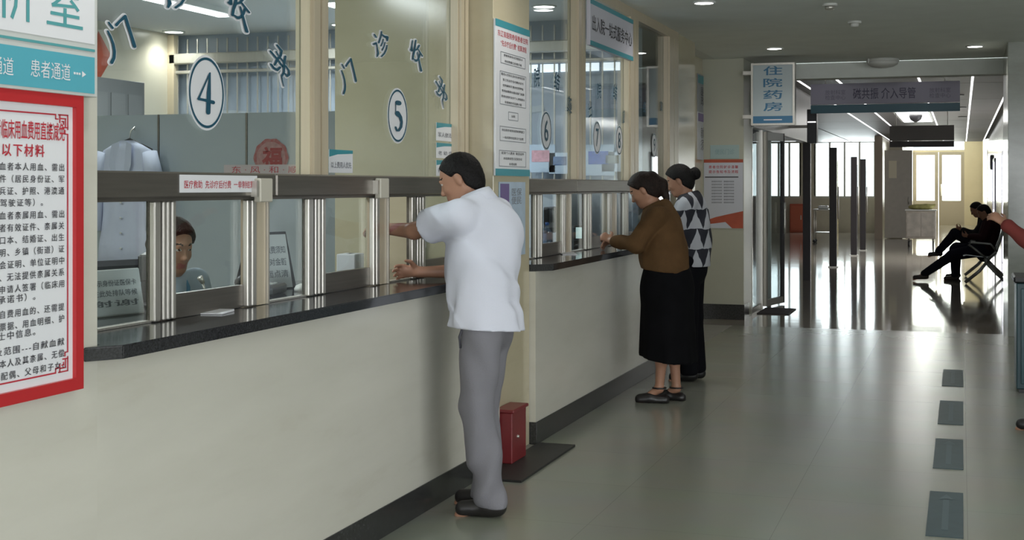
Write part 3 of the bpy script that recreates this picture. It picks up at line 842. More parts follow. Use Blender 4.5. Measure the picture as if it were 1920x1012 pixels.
# projecting pharmacy sign
ys = 15.0
a, b = atY(1408, 119, ys), atY(1490, 234, ys)
t = thing('pharmacy_sign', 'projecting white and blue sign reading 住院药房 on the column', 'sign', ((a.x + b.x) / 2, ys, b.z))
fr = 0.022
x0, x1, z0, z1 = a.x, b.x, b.z, a.z
mesh_obj('frame', *rowgeo((x0, x1, ys, ys + 0.14, z1 - fr, z1), (x0, x1, ys, ys + 0.14, z0, z0 + fr), (x0, x0 + fr, ys, ys + 0.14, z0 + fr, z1 - fr), (x1 - fr, x1, ys, ys + 0.14, z0 + fr, z1 - fr)), STEEL, t)
box('face', mat('sign_face', (0.52, 0.60, 0.63), 0.4), t, x0 + fr, x1 - fr, ys + 0.012, ys + 0.13, z0 + fr, z1 - fr)
BL = mat('sign_blue', (0.06, 0.20, 0.36), 0.4)
quad('band', BL, t, ((x0 + x1) / 2, ys + 0.011, z0 + fr + 0.04), RY, RZ, x1 - x0 - 2 * fr, 0.08)
mesh_obj('arrow', *rowgeo(((x0 + x1) / 2 - 0.1, (x0 + x1) / 2 + 0.1, ys + 0.008, ys + 0.010, z0 + fr + 0.033, z0 + fr + 0.045)), WHITE, t)
for i, ch in enumerate('住院药房'):
    zc = z1 - 0.085 - i * 0.133
    text('character', ch, BL, t, ((x0 + x1) / 2, ys + 0.010, zc), RY, RZ, h=0.10, w=0.21, offset=0.015)
box('bracket', STEEL, t, -2.325, x0, ys + 0.05, ys + 0.165, z1 - 0.12, z1 - 0.08)
box('bracket', STEEL, t, -2.325, x0, ys + 0.05, ys + 0.165, z0 + 0.08, z0 + 0.12)

# hanging department signs in the corridor
def hanging(label, y, u0, u1, v0, v1, txt, mface, mband, mtxt):
    a, b = atY(u0, v0, y), atY(u1, v1, y)
    t = thing('hanging_sign', label, 'sign', ((a.x + b.x) / 2, y, b.z))
    hz = a.z - b.z
    box('board', mface, t, a.x, b.x, y, y + 0.06, b.z + hz * 0.30, a.z, 0.003)
    box('band', mband, t, a.x, b.x, y, y + 0.06, b.z, b.z + hz * 0.28, 0.003)
    if txt:
        text('lettering', txt, mtxt, t, ((a.x + b.x) / 2, y - 0.002, b.z + hz * 0.64), RY, RZ, h=hz * 0.38, w=(b.x - a.x) * 0.42, offset=0.008)
        for f in (0.17, 0.87):
            text('small_lettering', '放射科室\n检查中心', mat('sign_faint', (0.19, 0.18, 0.23), 0.5), t, (a.x + (b.x - a.x) * f, y - 0.002, b.z + hz * 0.62), RY, RZ, h=hz * 0.34, w=(b.x - a.x) * 0.14)
    for f in (0.1, 0.9):
        x = a.x + (b.x - a.x) * f
        tube('rod', STEEL, t, [(x, y + 0.03, a.z - 0.02), (x, y + 0.03, 2.966)], 0.008)
hanging('lilac-grey hanging sign reading 磁共振 介入导管 with a teal lower band', 18.0, 1520, 1800, 158, 208, '磁共振 介入导管', mat('sign_lilac', (0.36, 0.34, 0.42), 0.45), mat('sign_teal_dark', (0.035, 0.12, 0.16), 0.4), mat('sign_ink', (0.10, 0.09, 0.14), 0.5))
hanging('dark grey hanging sign deeper in the corridor, before the glare', 26.0, 1668, 1789, 236, 275, '', mat('sign_dark', (0.16, 0.15, 0.14), 0.5), mat('sign_darker', (0.06, 0.05, 0.05), 0.5), None)

# ------------------------------------------------------------------ ceiling fittings
def downlight(x, y, z, label, power, group='round ceiling downlights', r=0.075, lamp=True):
    t = thing('downlight', label, 'downlight', (x, y, z), 0, group)
    lathe('trim_ring', LAMPTRIM, t, (x, y, z), [(r + 0.018, 0.0), (r + 0.018, -0.008), (r, -0.012), (r, -0.004)], 24)
    lathe('lens', LAMP, t, (x, y, z), [(r * 0.98, -0.003), (r * 0.98, -0.009), (0.001, -0.011)], 24)
    if power:
        l = bpy.data.lights.new('downlight_lamp', 'SPOT')
        l.energy = power; l.spot_size = math.radians(150); l.spot_blend = 0.8; l.shadow_soft_size = 0.07
        l.color = (1.0, 0.96, 0.90)
        o = bpy.data.objects.new('lamp', l)
        o.parent = t; o.location = (0, 0, -0.03)
        COL.objects.link(o)
a = atZ(1320, 4, H); downlight(a.x, a.y, H, 'ceiling downlight nearest the camera, above the last counter windows', 22)
a = atZ(1452, 90, H); downlight(a.x, a.y, H, 'ceiling downlight just above the projecting pharmacy sign', 22)
a = atZ(1828, 86, H); downlight(a.x, a.y, H, 'ceiling downlight at the right, before the pale beam', 22)
for k, (x, y) in enumerate(((-1.88, 6.8), (0.13, 6.8), (0.13, 10.43), (-1.88, 3.1), (0.13, 3.1), (2.6, 6.8), (2.6, 10.43), (2.6, 3.1))):
    downlight(x, y, H, ['hall downlight straight above the man', 'hall downlight above the middle of the floor, level with the man', 'hall downlight above the arrow tiles', 'hall downlight above the poster wall', 'hall downlight just ahead of the camera', 'hall downlight far right, level with the man', 'hall downlight far right, level with the women', 'hall downlight far right, nearest the camera'][k], 22, 'hall downlights above the frame')
a = atZ(1655, 111, H)
t = thing('ceiling_dome', 'white round access dome on the ceiling before the beam', 'ceiling fitting', (a.x, a.y, H))
lathe('base', PLASW, t, (a.x, a.y, H), [(0.18, 0.0), (0.18, -0.03)], 28)
lathe('dome', PLASW, t, (a.x, a.y, H), [(0.175, -0.03), (0.165, -0.06), (0.12, -0.085), (0.05, -0.098), (0.002, -0.10)], 28)
tube('antenna', PLASW, t, [(a.x - 0.15, a.y - 0.12, H), (a.x - 0.15, a.y - 0.12, H - 0.05)], 0.012)
for u, v, lab in ((1602, 40, 'small white smoke detector on the hall ceiling'), (1556, 7, 'flat sprinkler rose near the top of the picture')):
    a = atZ(u, v, H)
    t = thing('smoke_detector' if v > 20 else 'sprinkler', lab, 'detector' if v > 20 else 'sprinkler', (a.x, a.y, H))
    lathe('base', PLASW, t, (a.x, a.y, H), [(0.06, 0), (0.06, -0.015), (0.05, -0.02)], 20)
    lathe('sensor_head', PLASW if v > 20 else STEEL, t, (a.x, a.y, H), [(0.04, -0.02), (0.035, -0.045), (0.002, -0.05)], 20)
# ceiling panel lamp and camera dome in the corridor
a0, a1 = atZ(1700, 213, 2.96), atZ(1742, 234, 2.96)
t = thing('panel_lamp', 'square bright ceiling panel above the dark hanging sign', 'ceiling lamp', (-0.85, 29.0, 2.95))
box('frame', LAMPTRIM, t, -1.27, -0.585, 26.8, 31.2, 2.945, 2.963)
box('diffuser', TUBE, t, -1.22, -0.62, 26.85, 31.15, 2.94, 2.946)
l = bpy.data.lights.new('panel_light', 'AREA'); l.shape = 'RECTANGLE'; l.size, l.size_y = 0.55, 4.2; l.energy = 110; l.color = (1.0, 0.97, 0.92)
o = bpy.data.objects.new('lamp', l); o.parent = t; o.location = (-0.07, 0, -0.02); COL.objects.link(o)
t = thing('camera_dome', 'dark camera dome below the bright ceiling panel', 'camera', (-0.86, 27.6, 2.94))
lathe('housing', BLACK, t, (-0.86, 27.6, 2.94), [(0.13, 0), (0.13, -0.05), (0.10, -0.12), (0.04, -0.16), (0.002, -0.17)], 20)
lathe('collar', PLASW, t, (-0.86, 27.6, 2.94), [(0.15, 0), (0.15, -0.02)], 20)
for i, (x, y) in enumerate(((-1.9, 17.0), (-0.3, 17.0), (-1.15, 24.0), (-0.05, 22.5), (0.0, 26.0), (0.02, 29.5))):
    t = thing('recessed_spot', ['dark recessed spot above the left part of the long sign', 'dark recessed spot above the right part of the long sign', 'dark recessed spot just below the long sign', 'first dark recessed spot right of the camera dome', 'second dark recessed spot right of the camera dome', 'third and smallest dark recessed spot right of the dome'][i], 'spot', (x, y, 2.965), 0, 'unlit recessed spots in the corridor ceiling')
    lathe('bezel', BLACK, t, (x, y, 2.965), [(0.09, 0), (0.09, -0.01), (0.07, -0.012)], 18)
    lathe('reflector', STEELD, t, (x, y, 2.965), [(0.068, -0.004), (0.05, -0.009), (0.002, -0.01)], 18)
# office lamps
for i, (u, v) in enumerate(((1020, 11), (640, 45), (312, 40))):
    a = atZ(u, v, H)
    if i == 2: a = Vector((-6.97, 10.85, H))
    downlight(a.x, a.y, H, ['office downlight seen through window 6', 'office downlight seen between badges 4 and 5', 'office downlight above the tiled wall behind badge 4'][i], 26, 'office downlights behind the glass', 0.085)
for i, (x, y) in enumerate(((-5.9, 5.0), (-4.6, 9.9), (-5.75, 9.1), (-3.9, 4.2))):
    t = thing('tube_lamp', ['ceiling tube lamp over the near office desks', 'ceiling tube lamp before the security grille', 'slanting ceiling tube lamp behind badge 4', 'ceiling tube lamp above the seated clerk'][i], 'tube lamp', (x, y, H), 0, 'office tube lamps')
    box('housing', LAMPTRIM, t, x - 0.08, x + 0.08, y - 0.62, y + 0.62, H - 0.04, H)
    box('tube', TUBE, t, x - 0.05, x + 0.05, y - 0.6, y + 0.6, H - 0.055, H - 0.04)
    l = bpy.data.lights.new('tube_light', 'AREA'); l.shape = 'RECTANGLE'; l.size, l.size_y = 0.1, 1.2; l.energy = 50; l.color = (0.95, 0.98, 1.0)
    o = bpy.data.objects.new('lamp', l); o.parent = t; o.location = (0, 0, -0.06); COL.objects.link(o)

# ------------------------------------------------------------------ floor markings
ARW = mat('floor_sticker_blue', (0.055, 0.088, 0.100), 0.45, spec=0.2, noise=0.1, nscale=9)
ARL = mat('floor_sticker_arrow', (0.10, 0.14, 0.155), 0.5, spec=0.2)
for i, (v0, v1) in enumerate(((694, 725), (753, 797), (825, 881), (925, 1010))):
    p0, p1 = atZ(1806, v0, 0), atZ(1806, v1, 0)
    y0, y1 = p1.y, p0.y
    x1 = p0.x + 0.0; wd = 0.155
    t = thing('floor_arrow', ['small far blue-grey arrow tile on the floor', 'blue-grey arrow tile, middle of the visible three', 'nearest clearly visible blue-grey arrow tile on the floor', 'blue-grey arrow tile at the bottom edge'][i], 'floor marking', (x1 - wd / 2, (y0 + y1) / 2, 0), 0, 'arrow tiles on the hall floor')
    box('plate', ARW, t, x1 - wd, x1, y0, y1, 0.0005, 0.003)
    xm, ym = x1 - wd / 2, (y0 + y1) / 2
    mesh_obj('arrow', *join(boxgeo(xm - 0.014, xm + 0.014, y0 + 0.12, y1 - 0.16, 0.003, 0.0036), ([(xm - 0.035, y1 - 0.17, 0.0036), (xm + 0.035, y1 - 0.17, 0.0036), (xm, y1 - 0.06, 0.0036)], [[0, 1, 2]])), ARL, t)
# red cabinet against the pillar and dark mat
y0, y1 = YX(940, XP + 0.05), YX(990, XP + 0.05)
y0, y1 = 6.815, 7.06
t = thing('red_box', 'dark red hydrant box standing against the foot of the pillar', 'box', (XP + 0.05, (y0 + y1) / 2, 0.012))
RB = mat('dark_red_paint', (0.20, 0.022, 0.026), 0.35, noise=0.1, nscale=6)
box('body', RB, t, XP + 0.003, XP + 0.10, y0, y1, 0.012, 0.285, 0.004)
box('lid', RB, t, XP + 0.003, XP + 0.112, y0 - 0.008, y1 + 0.010, 0.285, 0.303, 0.004)
lathe('latch', STEEL, t, (XP + 0.104, 6.90, 0.14), [(0.010, 0), (0.010, 0.012), (0.002, 0.016)], 12)
t = mesh_obj('floor_mat', *prism([(XF + 0.012, 6.45), (-2.115, 6.45), (-2.115, 7.45), (XF + 0.012, 7.45)], 0.0008, 0.012), mat('dark_mat', (0.022, 0.022, 0.021), 0.5, noise=0.2, nscale=80))
tag(t, 'dark rubber floor mat around the foot of the pillar', 'mat')

# ------------------------------------------------------------------ office contents
# frosted screen
YS = 8.5
t = thing('frosted_screen', 'tall frosted office screen with the lab coat hung on it', 'screen', (-5.2, YS, 0))
for i in range(5):
    x0 = -7.05 + i * 0.73
    fr_ = box('screen_panel', FROST, t, x0 + 0.01, x0 + 0.72, YS, YS + 0.02, 0.05, 2.03)
    if i: box('joint', STEELD, fr_, x0 - 0.006, x0 + 0.006, YS - 0.004, YS + 0.024, 0.05, 2.03)
box('foot_rail', STEEL, t, -7.05, -3.4, YS - 0.02, YS + 0.04, 0, 0.05)
# security grille at the end wall
t = thing('security_grille', 'steel security grille of thin upright bars before the blue wall', 'grille', (-5.1, 11.1, 0))
box('top_rail', STEEL, t, -7.14, -2.66, 11.02, 11.10, 2.66, 2.76, 0.01)
box('lower_rail', STEEL, t, -7.14, -2.66, 11.05, 11.09, 2.57, 2.60, 0.006)
for i in range(42):
    x = -7.08 + i * 0.107
    box('bar', STEEL, t, x - 0.006, x + 0.006, 11.085, 11.098, 0.0 if x < -3.1 else 1.06, 2.9)
box('end_post', ALU, t, -7.15, -7.08, 11.02, 11.1, 0, 2.94)
# clerestory panes with daylight put in as emission, on the solid end wall
for i in range(9):
    x = -4.42 + i * 0.185
    p = box('clerestory_pane', mat('clerestory_glow', (0.9, 0.95, 1), 0.3, emit=((0.85, 0.92, 1.0), 1.6)), wo, x, x + 0.16, 11.192, 11.2, 2.50, 2.57)
# wavy light film stripe on the blue wall
pts = [(-7.0 + 0.06 * i, 2.12 + 0.05 * math.sin(i * 0.23)) for i in range(60)]
V = []; F = []
for x, z in pts:
    V += [(x, 11.195, z), (x, 11.195, z + 0.055)]
for i in range(len(pts) - 1): F.append([2 * i, 2 * i + 2, 2 * i + 3, 2 * i + 1])
mesh_obj('wave_stripe', V, F, mat('wave_film', (0.42, 0.47, 0.52), 0.4), wo)
# dark high window on the office wall, and red ornament
t = thing('wall_cabinet', 'grey cabinet high on the office wall behind the coat', 'cabinet', (-7.0, 8.0, 0))
a, b = atX(184, 158, -7.0), atX(249, 206, -7.0)
box('body', mat('cabinet_grey', (0.10, 0.105, 0.105), 0.5), t, -7.15, -6.85, 8.9, 10.2, 0, 2.42, 0.004)
for k in range(5):
    box('slat', mat('cabinet_slat', (0.12, 0.125, 0.125), 0.5), t, -6.85, -6.842, 8.95 + k * 0.25, 9.15 + k * 0.25, 1.9, 2.3)
t = thing('red_lantern', 'orange-red paper ornament at the edge of the cream wall', 'ornament', (-6.9, 7.2, 2.3))
a = atX(190, 105, -7.1)
mesh_obj('diamond', [(-7.13, a.y, a.z + 0.22), (-7.10, a.y + 0.16, a.z), (-7.13, a.y, a.z - 0.22), (-7.10, a.y - 0.16, a.z), (-7.08, a.y, a.z), (-7.15, a.y, a.z)], [[0, 1, 4], [1, 2, 4], [2, 3, 4], [3, 0, 4], [0, 5, 1], [1, 5, 2], [2, 5, 3], [3, 5, 0]], mat('lantern_red', (0.42, 0.08, 0.04), 0.5), t)
tube('tassel', REDL, t, [(-7.12, a.y, a.z - 0.22), (-7.12, a.y, a.z - 0.4)], 0.008)
# lucky paper-cut on the screen
c = atY(508, 296, YS - 0.006)
t = thing('paper_cut', 'round red paper-cut with the character 福 on the screen', 'decoration', (c.x, c.y, c.z - 0.14))
PC = mat('paper_cut_red', (0.36, 0.05, 0.05), 0.6, col2=(0.40, 0.20, 0.19), nscale=30)
n = 40
V, F = [], []
for k in range(n):
    q_ = 2 * math.pi * k / n
    for r in (0.115, 0.138 + 0.004 * math.cos(10 * q_)):
        V.append((c.x + r * math.cos(q_), c.y, c.z + r * math.sin(q_)))
for k in range(n): F.append([2 * k, 2 * k + 1, (2 * k + 3) % (2 * n), (2 * k + 2) % (2 * n)])
mesh_obj('ring', V, F, PC, t)
mesh_obj('disc', [(c.x + 0.115 * math.cos(2 * math.pi * k / n), c.y + 0.001, c.z + 0.115 * math.sin(2 * math.pi * k / n)) for k in range(n)], [list(range(n))], mat('paper_cut_pale', (0.42, 0.22, 0.21), 0.6, noise=0.2, nscale=40), t)
text('character', '福', mat('paper_cut_ink', (0.33, 0.03, 0.03), 0.6), t, (c.x + 0.01, c.y - 0.002, c.z), RY, RZ, h=0.16, offset=0.03)
a, b = atY(420, 309, YS - 0.01), atY(575, 327, YS - 0.01)
t = thing('strip_poster', 'pinkish white lettered strip below the red paper-cut', 'poster', ((a.x + b.x) / 2, YS - 0.01, b.z))
box('sheet', mat('pinkish_paper', (0.55, 0.47, 0.48), 0.6), t, a.x, b.x, YS - 0.012, YS - 0.004, b.z, a.z)
text('lettering', '东 · 风 · 和 · 顺', REDL, t, ((a.x + b.x) / 2, YS - 0.014, (a.z + b.z) / 2), RY, RZ, h=0.05, w=(b.x - a.x) * 0.8)

# lab coat on a hanger
def labcoat():
    c = atY(243, 238, YS - 0.08)
    x, y, z = c
    t = thing('lab_coat', 'white lab coat on a hanger hooked to the frosted screen', 'coat', (x, y, z - 1.15))
    CO = mat('coat_cotton', (0.56, 0.60, 0.74), 0.8, noise=0.05, nscale=6, bump=0.5, bscale=9)
    tube('hanger_hook', STEEL, t, [(x, y + 0.06, z - 0.02), (x + 0.02, y + 0.03, z), (x + 0.01, y, z - 0.03), (x, y, z - 0.09)], 0.005)
    tube('hanger_bar', BLACK, t, [(x - 0.19, y, z - 0.17), (x - 0.06, y, z - 0.11), (x, y, z - 0.09), (x + 0.06, y, z - 0.11), (x + 0.19, y, z - 0.17)], 0.009)
    # body of the coat: folded sheet rings
    V, F = [], []
    rows = [(-0.10, 0.05, 0.035), (-0.13, 0.12, 0.05), (-0.17, 0.20, 0.06), (-0.26, 0.235, 0.07), (-0.45, 0.20, 0.075), (-0.65, 0.20, 0.08), (-0.85, 0.23, 0.085), (-1.03, 0.25, 0.09)]
    n = 36
    for j, (dz, w_, d_) in enumerate(rows):
        for k in range(n):
            q_ = 2 * math.pi * k / n
            fold = 1 + 0.14 * math.sin(7 * q_ + j * 0.35) * min(1, j / 4)
            V.append((x + w_ * math.cos(q_), y - 0.03 + d_ * math.sin(q_) * fold, z + dz))
    for j in range(len(rows) - 1):
        for k in range(n):
            F.append([j * n + k, j * n + (k + 1) % n, (j + 1) * n + (k + 1) % n, (j + 1) * n + k])
    F.append(list(range(n))); F.append([(len(rows) - 1) * n + k for k in range(n)])
    mesh_obj('coat_body', V, F, CO, t, True)
    for s in (-1, 1):
        V, F = tubegeo([(x + s * 0.19, y - 0.03, z - 0.19), (x + s * 0.235, y - 0.05, z - 0.35), (x + s * 0.25, y - 0.07, z - 0.55), (x + s * 0.25, y - 0.08, z - 0.76)], [0.055, 0.068, 0.062, 0.055], 14)
        mesh_obj('sleeve', V, F, CO, t, True)
        V = [(x + s * 0.012, y - 0.115, z - 0.50), (x + s * 0.03, y - 0.085, z - 0.11), (x + s * 0.085, y - 0.10, z - 0.13), (x + s * 0.095, y - 0.122, z - 0.28)]
        mesh_obj('lapel', V, [[0, 1, 2, 3]], mat('coat_lapel', (0.52, 0.56, 0.69), 0.8), t)
    for k in range(4):
        lathe('button', PLASW, t, (x + 0.01, y - 0.125, z - 0.55 - k * 0.11), [(0.009, -0.008), (0.009, 0.0), (0.002, 0.004)], 10)
labcoat()

DESK = ZT + 0.001
def on_desk(u, v, z=DESK): return atZ(u, v, z)
# printed instruction stand in the first pane
def paper_stand(label, c, wd, hh, lines, tilt, backing, yaw):
    t = thing('paper_stand', label, 'notice', (c.x, c.y, DESK), yaw)
    V = [(-0.01, -wd / 2, 0.005), (-0.01, wd / 2, 0.005), (-0.01 - tilt, wd / 2, hh), (-0.01 - tilt, -wd / 2, hh)]
    V2 = [(x - 0.004, y, z) for x, y, z in V]
    F = [[0, 1, 2, 3], [7, 6, 5, 4], [0, 4, 5, 1], [1, 5, 6, 2], [2, 6, 7, 3], [3, 7, 4, 0]]
    mesh_obj('sheet', V + V2, F, PAPER, t, local=True)
    e = 0.012 if backing else 0.002
    Vb = [(-0.016, -wd / 2 - e, 0), (-0.016, wd / 2 + e * 2.2, 0), (-0.016 - tilt, wd / 2 + e * 0.6, hh + e), (-0.016 - tilt, -wd / 2 - e, hh + e), (-0.16, -wd / 2 - e, 0), (-0.16, wd / 2 + e * 2, 0)]
    mesh_obj('stand', Vb, [[0, 1, 2, 3], [4, 3, 2, 5], [0, 3, 4], [1, 5, 2], [0, 4, 5, 1]], BLACK if backing else PLASW, t, local=True)
    for i, l in enumerate(lines):
        f = 0.72 - i * 0.22
        P = np.array((-0.008 - tilt * f, 0, hh * f))
        U = np.array((-tilt, 0, hh)); U = U / np.linalg.norm(U)
        V_, F_ = textgeo(l, 0.01)
        mn, mx_ = V_.min(0), V_.max(0); k_ = wd * 0.84 / (mx_[0] - mn[0])
        k2_ = min(k_ * 1.5, hh * 0.14 / (mx_[1] - mn[1]))
        W_ = P + np.outer((V_[:, 0] - (mn[0] + mx_[0]) / 2) * k_, (0, 1, 0)) + np.outer((V_[:, 1] - (mn[1] + mx_[1]) / 2) * k2_, U)
        o = mesh_obj('lettering', W_, F_, GREYT, t, local=True); o['kind'] = 'stuff'
    return t
c = atX(222, 590, -2.80)
paper_stand('white printed instruction sheet standing in the first pane of window 4', Vector((-2.80, 4.00, 0)), 0.27, 0.16, ['请出示身份证医保卡', '并在此处排队等候', '谢谢'], 0.03, False, -0.25)
c = atX(522, 510, -2.85)
paper_stand('white notice on a black stand behind the second pane of window 5', Vector((-2.86, YX(520, -2.86), 0)), 0.20, 0.24, ['自助缴费须知', '请核对金额', '当面点清'], 0.05, True, -0.35)
# monitors seen from behind
def monitor(label, x, y, yaw, w_=0.44, h_=0.28, sticker=False, z0=DESK):
    t = thing('monitor', label, 'monitor', (x, y, z0), yaw)
    box('screen_back', BLACK, t, -0.02, 0.02, -w_ / 2, w_ / 2, 0.10, 0.10 + h_, 0.006, local=True)
    box('stand_neck', BLACK, t, -0.02, 0.015, -0.03, 0.03, 0.012, 0.14, local=True)
    box('stand_foot', BLACK, t, -0.09, 0.09, -0.11, 0.11, 0, 0.014, 0.004, local=True)
    if sticker:
        box('sticker', PAPER, t, 0.0205, 0.022, -0.06, 0.06, 0.12, 0.20, local=True)
    return t
monitor('black monitor beside the clerk, behind the steel bars of window 4', -2.95, YX(276, -2.95), 0.5, 0.30, 0.10)
monitor('black monitor with a white sticker behind the forearm of the man', -2.80, YX(812, -2.80) - 0.15, -0.2, 0.20, 0.14, True)
# gooseneck microphone
p = atX(392, 548, -2.75)
t = thing('microphone', 'thin gooseneck microphone in front of the clerk', 'microphone', (p.x, p.y, DESK))
lathe('base', BLACK, t, (p.x, p.y, DESK), [(0.045, 0), (0.045, 0.015), (0.01, 0.022)], 18)
q0 = atX(380, 523, -2.78)
tube('gooseneck', STEEL, t, [(p.x, p.y, DESK + 0.02), (p.x, p.y, DESK + 0.06), (p.x - 0.01, p.y - 0.015, q0.z - 0.04), (q0.x, q0.y, q0.z - 0.015)], 0.005)
tube('head', STEEL, t, [(q0.x, q0.y + 0.004, q0.z - 0.016), (q0.x - 0.005, q0.y - 0.012, q0.z + 0.008)], [0.008, 0.012])
# small things on the granite
def slip(label, u, v, wd, dp, yaw, name='paper_slip'):
    p = on_desk(u, v)
    V, F = boxgeo(-wd / 2, wd / 2, -dp / 2, dp / 2, 0, 0.004)
    cs, sn = math.cos(yaw), math.sin(yaw)
    V = [(p.x + cs * x - sn * y, p.y + sn * x + cs * y, DESK + z + (0.004 if (y > 0) else 0) * (z > 0)) for x, y, z in V]
    return tag(mesh_obj(name, V, F, PAPER), label, 'paper')
slip('white paper slip on the granite below the number 4 opening', 408, 586, 0.08, 0.13, 0.2)
slip('crumpled white slip on the far counter left of the women', 1065, 476, 0.10, 0.22, 0.4)
slip('white sheet under the hands of the woman in brown', 1126, 459, 0.16, 0.24, 0.0, 'paper_sheet')
p = Vector((-2.72, YX(568, -2.72), DESK))
t = thing('mouse', 'small pale computer mouse at the foot of the steel bars of window 5', 'mouse', p)
V, F = lathegeo((0, 0, 0), [(0.034, 0), (0.034, 0.012), (0.028, 0.024), (0.012, 0.031), (0.001, 0.032)], 16)
mesh_obj('shell', [(x * 1.0, y * 1.5, z) for x, y, z in V], F, PLASW, t, True, local=True)
box('wheel', BLACK, t, -0.004, 0.004, 0.02, 0.03, 0.024, 0.033, local=True)
p = Vector((-2.80, YX(522, -2.72) - 0.02, DESK))
t = thing('telephone', 'black desk telephone behind the second pane', 'telephone', p, 0.2)
box('base', BLACK, t, -0.09, 0.09, -0.11, 0.11, 0, 0.045, 0.01, local=True)
tube('handset', BLACK, t, [(-0.05, -0.1, 0.055), (-0.05, -0.06, 0.075), (-0.05, 0.06, 0.075), (-0.05, 0.1, 0.055)], [0.024, 0.017, 0.017, 0.024], local=True)
for i in range(9):
    box('key', PLASW, t, 0.01 + (i % 3) * 0.022, 0.024 + (i % 3) * 0.022, -0.03 + (i // 3) * 0.026, -0.012 + (i // 3) * 0.026, 0.045, 0.049, local=True)
p = Vector((-2.98, YX(657, -2.98), DESK))
t = thing('tissue_box', 'white carton behind the pane left of the man', 'box', p, 0.1)
box('carton', PAPER, t, -0.05, 0.05, -0.07, 0.07, 0, 0.11, 0.004, local=True)
box('slot', RUB, t, -0.01, 0.01, -0.04, 0.04, 0.11, 0.1105, local=True)
# second counter
p = Vector((-2.78, YX(1026, -2.78), DESK))
t = thing('water_bottle', 'small blue capped bottle behind the far counter pane', 'bottle', p)
lathe('bottle', glass('bottle_plastic', (0.7, 0.8, 0.95), 1, 0.35, (0.35, 0.45, 0.6)), t, p, [(0.032, 0), (0.034, 0.02), (0.034, 0.13), (0.012, 0.17), (0.012, 0.18)], 16)
lathe('cap', mat('bottle_cap', (0.05, 0.15, 0.5), 0.4), t, p, [(0.014, 0.18), (0.014, 0.2), (0.002, 0.202)], 14)
monitor('black screen behind the first pane of the far counter', -2.98, YX(1024, -2.98) + 0.1, 0.1, 0.3, 0.2)
p = Vector((-2.75, YX(1090, -2.75), DESK))
t = thing('card_reader', 'small glowing screen behind the far counter pane', 'card reader', p, -1.2)
box('housing', BLACK, t, -0.03, 0.03, -0.06, 0.06, 0, 0.16, 0.006, local=True)
box('display', mat('lit_display', (0.6, 0.8, 0.85), 0.3, emit=((0.7, 0.9, 0.9), 0.8)), t, 0.03, 0.032, -0.045, 0.045, 0.06, 0.145, local=True)
monitor('upright dark screen behind the pane near the woman in brown', -2.95, YX(1160, -2.95), 0.0, 0.3, 0.25)
for i, (u, v, cl, s_) in enumerate(((1122, 300, (0.03, 0.08, 0.40), 0.22), (1014, 297, (0.55, 0.30, 0.36), 0.20), (1050, 306, (0.10, 0.16, 0.30), 0.15), (1148, 303, (0.10, 0.12, 0.10), 0.14))):
    a = atY(u, v, 11.08)
    t = thing('wall_leaflet', ['blue flower-like leaflet behind badge 7', 'pink lettered leaflet below badge 6', 'dark blue leaflet right of the pink one', 'small dark leaflet below badge 8'][i], 'leaflet', (a.x, a.y, a.z - s_ / 2))
    quad('sheet', mat('leaflet_pale', (0.45, 0.55, 0.68), 0.5), t, (a.x, 11.075, a.z), RY, RZ, s_ * 1.3, s_ * 1.2)
    quad('print', mat('leaflet_%d' % i, cl, 0.5, noise=0.3, nscale=30), t, (a.x, 11.073, a.z + 0.02), RY, RZ, s_ * 0.8, s_ * 0.5)
# office cupboard (white file cupboards under the grille)
t = thing('file_cupboard', 'row of pale blue-white file cupboards under the grille', 'cupboard', (-4.2, 10.7, 0))
box('carcass', mat('cupboard_white', (0.50, 0.56, 0.64), 0.4), t, -5.4, -3.1, 10.5, 10.98, 0, 1.55, 0.004)
for k in range(5):
    d = box('door', mat('cupboard_door', (0.46, 0.53, 0.62), 0.35), t, -5.38 + k * 0.455, -4.94 + k * 0.455, 10.48, 10.5, 0.06, 1.5, 0.003)
    box('handle', STEEL, d, -4.99 + k * 0.455, -4.97 + k * 0.455, 10.46, 10.48, 0.8, 0.95)

